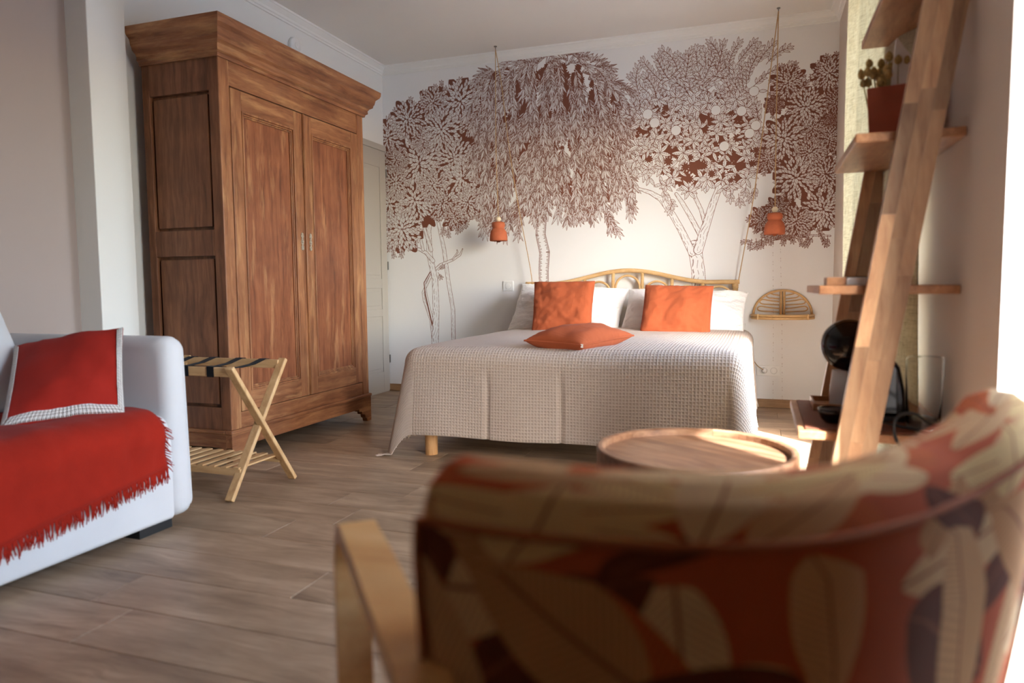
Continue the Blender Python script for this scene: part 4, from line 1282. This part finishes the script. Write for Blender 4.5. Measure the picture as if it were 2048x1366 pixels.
# box on the second shelf
bx = thing('flat_box', (.24, 2.25, ZS[1]), 'flat brown and white box lying on the middle ladder shelf', 'box')
M().box(.172, .222, 2.14, 2.24, ZS[1], ZS[1]+.022).build('box_end', SHELFW, bx, bevel=.002)
M().box(.2222, .34, 2.141, 2.239, ZS[1], ZS[1]+.0205).build('box_body', PAPERW, bx, bevel=.002)
M().box(.223, .335, 2.15, 2.23, ZS[1]+.0206, ZS[1]+.0235).build('box_lid', BLACKM, bx)
# woven mat and things on the bottom shelf
mt = tag(M().box(.125, .40, 2.115, 2.63, ZS[0], ZS[0]+.004).build('woven_placemat', WOVEN), 'brown ribbed placemat covering the bottom ladder shelf', 'placemat')
zm = ZS[0]+.0042
wt = thing('small_tray', (.2, 2.52, zm), 'small wooden tray at the back of the bottom ladder shelf', 'tray')
tm = M(); ta, tb, tc_, td = .165, .31, 2.42, 2.60
tm.box(ta, tb, tc_, td, zm, zm+.006)
tm.build('tray_base', SHELFW, wt)
tm = M(); tm.box(ta, ta+.006, tc_, td, zm+.006, zm+.022); tm.box(tb-.006, tb, tc_, td, zm+.006, zm+.022)
tm.box(ta+.006, tb-.006, tc_, tc_+.006, zm+.006, zm+.022); tm.box(ta+.006, tb-.006, td-.006, td, zm+.006, zm+.022)
tm.build('tray_rim', SHELFW, wt)
cp = thing('cup_stack', (.245, 2.48, zm+.006), 'stack of translucent plastic cups on the small wooden tray', 'cups')
for k in range(5):
    z_ = zm+.007+k*.012
    M().lathe([(0, .0), (.03, 0), (.024, .07), (.022, .07), (.028, .002), (0, .002)], (.245, 2.48, z_), 24).build('cup', FROST, cp, smooth=True)
# black bowl
bw_ = thing('black_bowl', (.205, 2.22, zm), 'small black bowl of capsules near the front of the bottom shelf', 'bowl')
M().lathe([(0, 0), (.022, 0), (.034, .012), (.040, .030), (.042, .042), (.039, .042), (.036, .03), (.03, .014), (0, .006)], (.205, 2.22, zm), 32).build('bowl', BLACKP, bw_, smooth=True)
for k in range(5):
    a = k*1.3
    c_ = thing('coffee_capsule', (.205+.02*math.cos(a), 2.22+.02*math.sin(a), zm+.02), 'small dark coffee capsule lying in the black bowl', 'capsule', 'coffee capsules in the black bowl')
    M().lathe([(0, 0), (.010, 0), (.013, .016), (.016, .017), (.016, .019), (0, .019)], (.205+.02*math.cos(a), 2.22+.02*math.sin(a), zm+.02), 16).build('capsule_body', plain('capsule_plastic', srgb(60, 34, 26), .4), c_)
# coffee machine
cm = thing('coffee_machine', (.33, 2.33, zm), 'rounded glossy black capsule coffee machine on the bottom ladder shelf', 'coffee machine')
hc = ony(1697, 690, 2.33)
M().lathe([(.074*math.sin(a*PI/20), -.06*math.cos(a*PI/20)) for a in range(21)], hc, 36, 'y').build('machine_head', BLACKP, cm, smooth=True)
M().lathe([(.060, -.02), (.0765, -.018), (.0765, .018), (.06, .02)], hc, 36, 'y').build('head_band', plain('dark_chrome', srgb(120, 118, 116), .18, 1), cm, smooth=True)
bp = [(hc.x+.02, hc.z+.06), (hc.x+.07, hc.z+.03), (.385, hc.z-.06), (.40, zm+.09), (.405, zm+.012), (.30, zm+.012), (.315, zm+.10), (hc.x+.03, hc.z-.05)]
M().prism(bp, 1, 2.285, 2.375).build('machine_body', BLACKP, cm, bevel=.012)
M().box(.235, .41, 2.28, 2.38, zm, zm+.014).build('drip_base', BLACKM, cm, bevel=.004)
M().lathe([(0, 0), (.014, 0), (.016, .02), (.02, .03)], (hc.x+.012, 2.33, hc.z-.085), 16).build('spout', BLACKM, cm)
# water tank
tkc = (.432, 2.215)
wk = thing('water_tank', (*tkc, ZS[0]), 'clear plastic water tank behind the front rail of the ladder shelf', 'water tank')
M().lathe([(0, 0), (.040, 0), (.043, .01), (.046, .14), (.047, .19), (.043, .198), (.0, .199), (0, .196), (.041, .195), (.0445, .188), (.0435, .14), (.0405, .012), (0, .003)], (*tkc, zm), 40).build('tank_shell', CLEAR, wk, smooth=True)
M().lathe([(0, .004), (.036, .004), (.036, .022), (.012, .03), (0, .03)], (*tkc, zm), 24).build('tank_foot', METAL, wk)
cbl = tag(M().tube(catmull([(.30, 2.30, zm+.012), (.34, 2.18, zm+.012), (.40, 2.12, zm+.010), ony(1885, 872, 2.10), (.475, 2.12, zm+.03), ony(1862, 848, 2.09), ony(1830, 828, 2.07), ony(1800, 830, 2.06), ony(1788, 850, 2.05), ony(1793, 880, 2.05), ony(1812, 906, 2.05), ony(1835, 940, 2.06), (.44, 2.05, .2), (.47, 1.98, .03)], 10), .0045, 8).build('power_cable', BLACKM, smooth=True), 'black power cable looping down from the bottom ladder shelf', 'cable')

# ------------------------------------------------------------------ round table
TC = Vector((-.158, 1.93, 0)); TR, TZ = .262, .47
tb_ = thing('coffee_table', TC, 'round wooden tray coffee table with raised rim between bed and armchair', 'table')
segs = 6
for k in range(segs):
    a0, a1 = k*2*PI/segs+.4, (k+1)*2*PI/segs+.4-.004
    n = 10; vs_ = []; fs = []
    prof_ = [(TR-.019, TZ-.02), (TR-.019, TZ-.003), (TR-.014, TZ), (TR-.003, TZ), (TR, TZ-.004), (TR, TZ-.075), (TR-.019, TZ-.075)]
    for i in range(n+1):
        a = a0+(a1-a0)*i/n
        for r_, z_ in prof_: vs_.append((TC.x+r_*math.cos(a), TC.y+r_*math.sin(a), z_))
    q = len(prof_)
    for i in range(n):
        for j in range(q): fs.append((i*q+j, i*q+(j+1) % q, (i+1)*q+(j+1) % q, (i+1)*q+j))
    fs += [tuple(range(q)), tuple(range(n*q, (n+1)*q))[::-1]]
    M().add(vs_, fs).build('rim_segment', TRAYW[k % 2], tb_, smooth=False)
# boards of the top, running diagonally
ang = math.radians(-34); nb = 5; bwid = 2*(TR-.019)/nb
for k in range(nb):
    v0 = -(TR-.019)+k*bwid; v1 = v0+bwid-.0006
    rr = TR-.0195
    up_ = []; dn_ = []
    for i in range(13):
        v = v0+(v1-v0)*i/12; h_ = math.sqrt(max(0, rr*rr-v*v)); up_.append((h_, v)); dn_.append((-h_, v))
    poly = up_+dn_[::-1]
    R2 = Matrix.Rotation(ang, 4, 'Z')
    m_ = M().prism([(a, b) for a, b in poly], 2, -.015, 0)
    o = m_.build('top_board', TRAYW[k % 2], tb_, world=False)
    o.location = (0, 0, TZ-.020); o.rotation_euler = (0, 0, ang)
M().lathe([(0, TZ-.036), (TR-.02, TZ-.036), (TR-.02, TZ-.05), (0, TZ-.05)], (TC.x, TC.y, 0), 48).build('under_board', TRAYW[0], tb_)
for k in range(3):
    a = 2*PI*k/3+.75+PI/2
    x_, y_ = TC.x+.2*math.cos(a), TC.y+.2*math.sin(a); x2, y2 = TC.x+.25*math.cos(a), TC.y+.25*math.sin(a)
    M().tube([(x_, y_, TZ-.05), (x2, y2, 0)], [.018, .011], 12).build('leg', TRAYW[0], tb_, smooth=True)
q = onx(1240, 936, 0) if False else None
a = math.atan2(-1, -.30)
M().lathe([(0, .004), (.004, .003), (.004, 0)], (TC.x, TC.y, 0), 8).f
kx, ky = TC.x+TR*math.cos(a), TC.y+TR*math.sin(a)
hkp = M().tube([(kx-.002, ky-.004, TZ-.028), (kx-.002, ky-.004, TZ-.06)], .003, 8)
hkp.build('brass_pin', BRASS, tb_)['label'] = 'small brass pin on the rim'

# ------------------------------------------------------------------ armchair (foreground, seen from behind)
ch = thing('armchair', (-.15, 1.0, 0), 'armchair in orange and cream leaf-print fabric with bentwood arms seen from behind', 'armchair')
plan = catmull([(-.322, .592), (-.292, .566), (-.175, .560), (-.04, .600), (.06, .665), (.15, .765), (.235, .885), (.305, .975), (.345, 1.05), (.372, 1.12)], 8)
plan = [Vector((p.x, p.y, 0)) for p in plan]
KP = len(plan)-1
alen = [0]
for i in range(1, KP+1): alen.append(alen[-1]+(plan[i]-plan[i-1]).length)
def pframe(u):
    s_ = u*alen[-1]
    i = max(1, min(KP, next((k for k in range(1, KP+1) if alen[k] >= s_-1e-9), KP)))
    t = (s_-alen[i-1])/(alen[i]-alen[i-1]); p = plan[i-1].lerp(plan[i], t)
    a_ = plan[max(0, i-2)]; b_ = plan[min(KP, i+1)]
    d = (b_-a_).normalized(); return p, Vector((d.y, -d.x, 0))     # outward = towards camera side
def ztop_(u): return float(np.interp(u, [0, .15, .3, .45, .6, .72, .84, .93, 1], [.738, .736, .728, .720, .716, .718, .738, .757, .764]))
TH = .115
def backpt(u, w_):
    """w_ around the profile: 0 bottom outside ->1 bottom inside"""
    p, out = pframe(u)
    zt_ = ztop_(u)
    e = min(1, min(u, 1-u)/.055); rd_ = math.sqrt(max(0, 1-(1-e)**2))      # rounded ends
    zt2 = zt_-.035*(1-rd_)
    zb_ = .25
    prof_ = [(.0, zb_), (.006, .40), (.008, .55), (.004, zt2-.085), (.0, zt2-.062), (-.004, zt2-.048), (-.018, zt2-.018), (-.042, zt2-.002), (-.07, zt2), (-.095, zt2-.012), (-.112, zt2-.04), (-.117, zt2-.09), (-.12, .55), (-.12, .4), (-.11, zb_)]
    n = len(prof_)-1; f = w_*n; i = min(n-1, int(f)); t = f-i
    o_, z_ = [prof_[i][k]*(1-t)+prof_[i+1][k]*t for k in (0, 1)]
    o_ = -.06+(o_+.06)*(.25+.75*rd_)
    lean = (.75-z_)*.10                                      # back leans away from the seat
    q = p+out*(o_-lean*1.1)
    q.z = z_
    return q
NU_ = 60
def uvb(u, w_): return (u*alen[-1]*.95, .05+(w_*1.15 if w_ < .55 else w_*1.15))
bkm = M().grid(backpt, NU_, 56, lambda u, w_: (u*alen[-1], w_*1.15))
bkm.build('backrest', CHAIRF, ch, smooth=True)
capm = M()
for u in (0, 1):
    capm.add([backpt(u, k/56) for k in range(57)], [tuple(range(57))])
capm.build('backrest_side', CHAIRF, ch)
ppts = [backpt(.03+.94*i/50, 4.9/14)+pframe(.03+.94*i/50)[1]*.003 for i in range(51)]
ppts = [backpt(.035, 4.9/14*(k/12))+pframe(.035)[1]*.003 for k in range(12)]+ppts+[backpt(.965, 4.9/14*(1-k/12))+pframe(.965)[1]*.003 for k in range(1, 13)]
M().tube(ppts, .004, 8).build('piping', PIPM, ch, smooth=True)
# seat
Fd = Vector((-.62, .785, 0)).normalized(); Wd = Vector((Fd.y, -Fd.x, 0))
mid_ = Vector((.045, .80, 0))
seat_m = M()
pr_ = rrect(-.02, .52, .30, .44, .05, 5)
nS = 16; vs_ = []; q = len(pr_)
for j in range(nS+1):
    s_ = -1+2*j/nS; w2 = .29*s_
    ins = .03*(abs(s_)**8)
    for (f_, z_) in pr_:
        zc_ = .37; f2 = .25+(f_-.25)*(1-ins*3); z2 = zc_+(z_-zc_)*(1-ins*8)
        pnt = mid_+Wd*w2+Fd*f2; vs_.append((pnt.x, pnt.y, z2))
fs = [(i*q+j, i*q+(j+1) % q, (i+1)*q+(j+1) % q, (i+1)*q+j) for i in range(nS) for j in range(q)]+[tuple(range(q)), tuple(range(nS*q, (nS+1)*q))[::-1]]
uvs = []
for f in fs: uvs.append([((Vector(vs_[k])-mid_).dot(Wd), (Vector(vs_[k])-mid_).dot(Fd)+vs_[k][2]) for k in f])
seat_m.add(vs_, fs, uvs).build('seat', CHAIRF, ch, smooth=True)
# bentwood arms
def arm(base, front, zarm, zback, side, back_=.10):
    """flat laminated band: armrest, bend, front leg"""
    base = Vector(base); front = Vector(front); d = (front-base); d.z = 0; d.normalize(); wv = Vector((d.y, -d.x, 0))
    L = (front-base).length
    rad = .075; path_ = []
    path_.append((-back_, zback-.035*back_/.1)); path_.append((0, zback)); path_.append((L*.5, zarm-.004))
    for k in range(9):
        a = k/8*PI*.53; path_.append((L-rad+rad*math.sin(a)+.0, zarm-rad+rad*math.cos(a)))
    path_ += [(L+.001, .30), (L-.012, .0)]
    pts = catmull([(a, 0, b) for a, b in path_], 5)
    vs_ = []; fs = []; th = .024; wd_ = .052
    for i, p in enumerate(pts):
        t = (pts[min(i+1, len(pts)-1)]-pts[max(0, i-1)]).normalized(); nr_ = Vector((t.z, 0, -t.x))
        for sgn, k in ((-1, -1), (1, -1), (1, 1), (-1, 1)):
            pp = p+nr_*(k*th/2)
            w3 = base+d*pp.x+wv*(sgn*wd_/2); vs_.append((w3.x, w3.y, max(0, pp.z)))
    for i in range(len(pts)-1):
        for j in range(4): fs.append((i*4+j, i*4+(j+1) % 4, (i+1)*4+(j+1) % 4, (i+1)*4+j))
    fs += [(0, 1, 2, 3), tuple(range(len(vs_)-4, len(vs_)))[::-1]]
    M().add(vs_, fs).build('arm', BIRCH, ch, bevel=.004)
zA = .555
fa = onz(692, 1044, zA); ba = onz(850, 1366, zA-.01)
arm((ba.x, ba.y, 0), (fa.x-.004, fa.y+.02, 0), zA, zA-.02, -1)
delta = Wd*.64+Fd*.05
arm((ba.x+delta.x, ba.y+delta.y, 0), (fa.x+delta.x, fa.y+delta.y, 0), zA, zA-.02, 1, .01)
for s_ in (-1, 1):
    a_ = mid_+Wd*(.31*s_)+Fd*(.0); b_ = mid_+Wd*(.31*s_)+Fd*.5
    M().bar((a_.x, a_.y, .30), (b_.x, b_.y, .33), .024, .06).build('side_rail', BIRCH, ch, bevel=.004)
    c_ = mid_+Wd*(.27*s_)+Fd*(-.0)
    M().bar((c_.x, c_.y, .32), (c_.x+Fd.x*-.05, c_.y+Fd.y*-.05, 0), .03, .04).build('rear_leg', BIRCH, ch, bevel=.004)
a_ = mid_-Wd*.3+Fd*.46; b_ = mid_+Wd*.3+Fd*.46
M().bar((a_.x, a_.y, .31), (b_.x, b_.y, .31), .03, .05).build('front_rail', BIRCH, ch, bevel=.004)
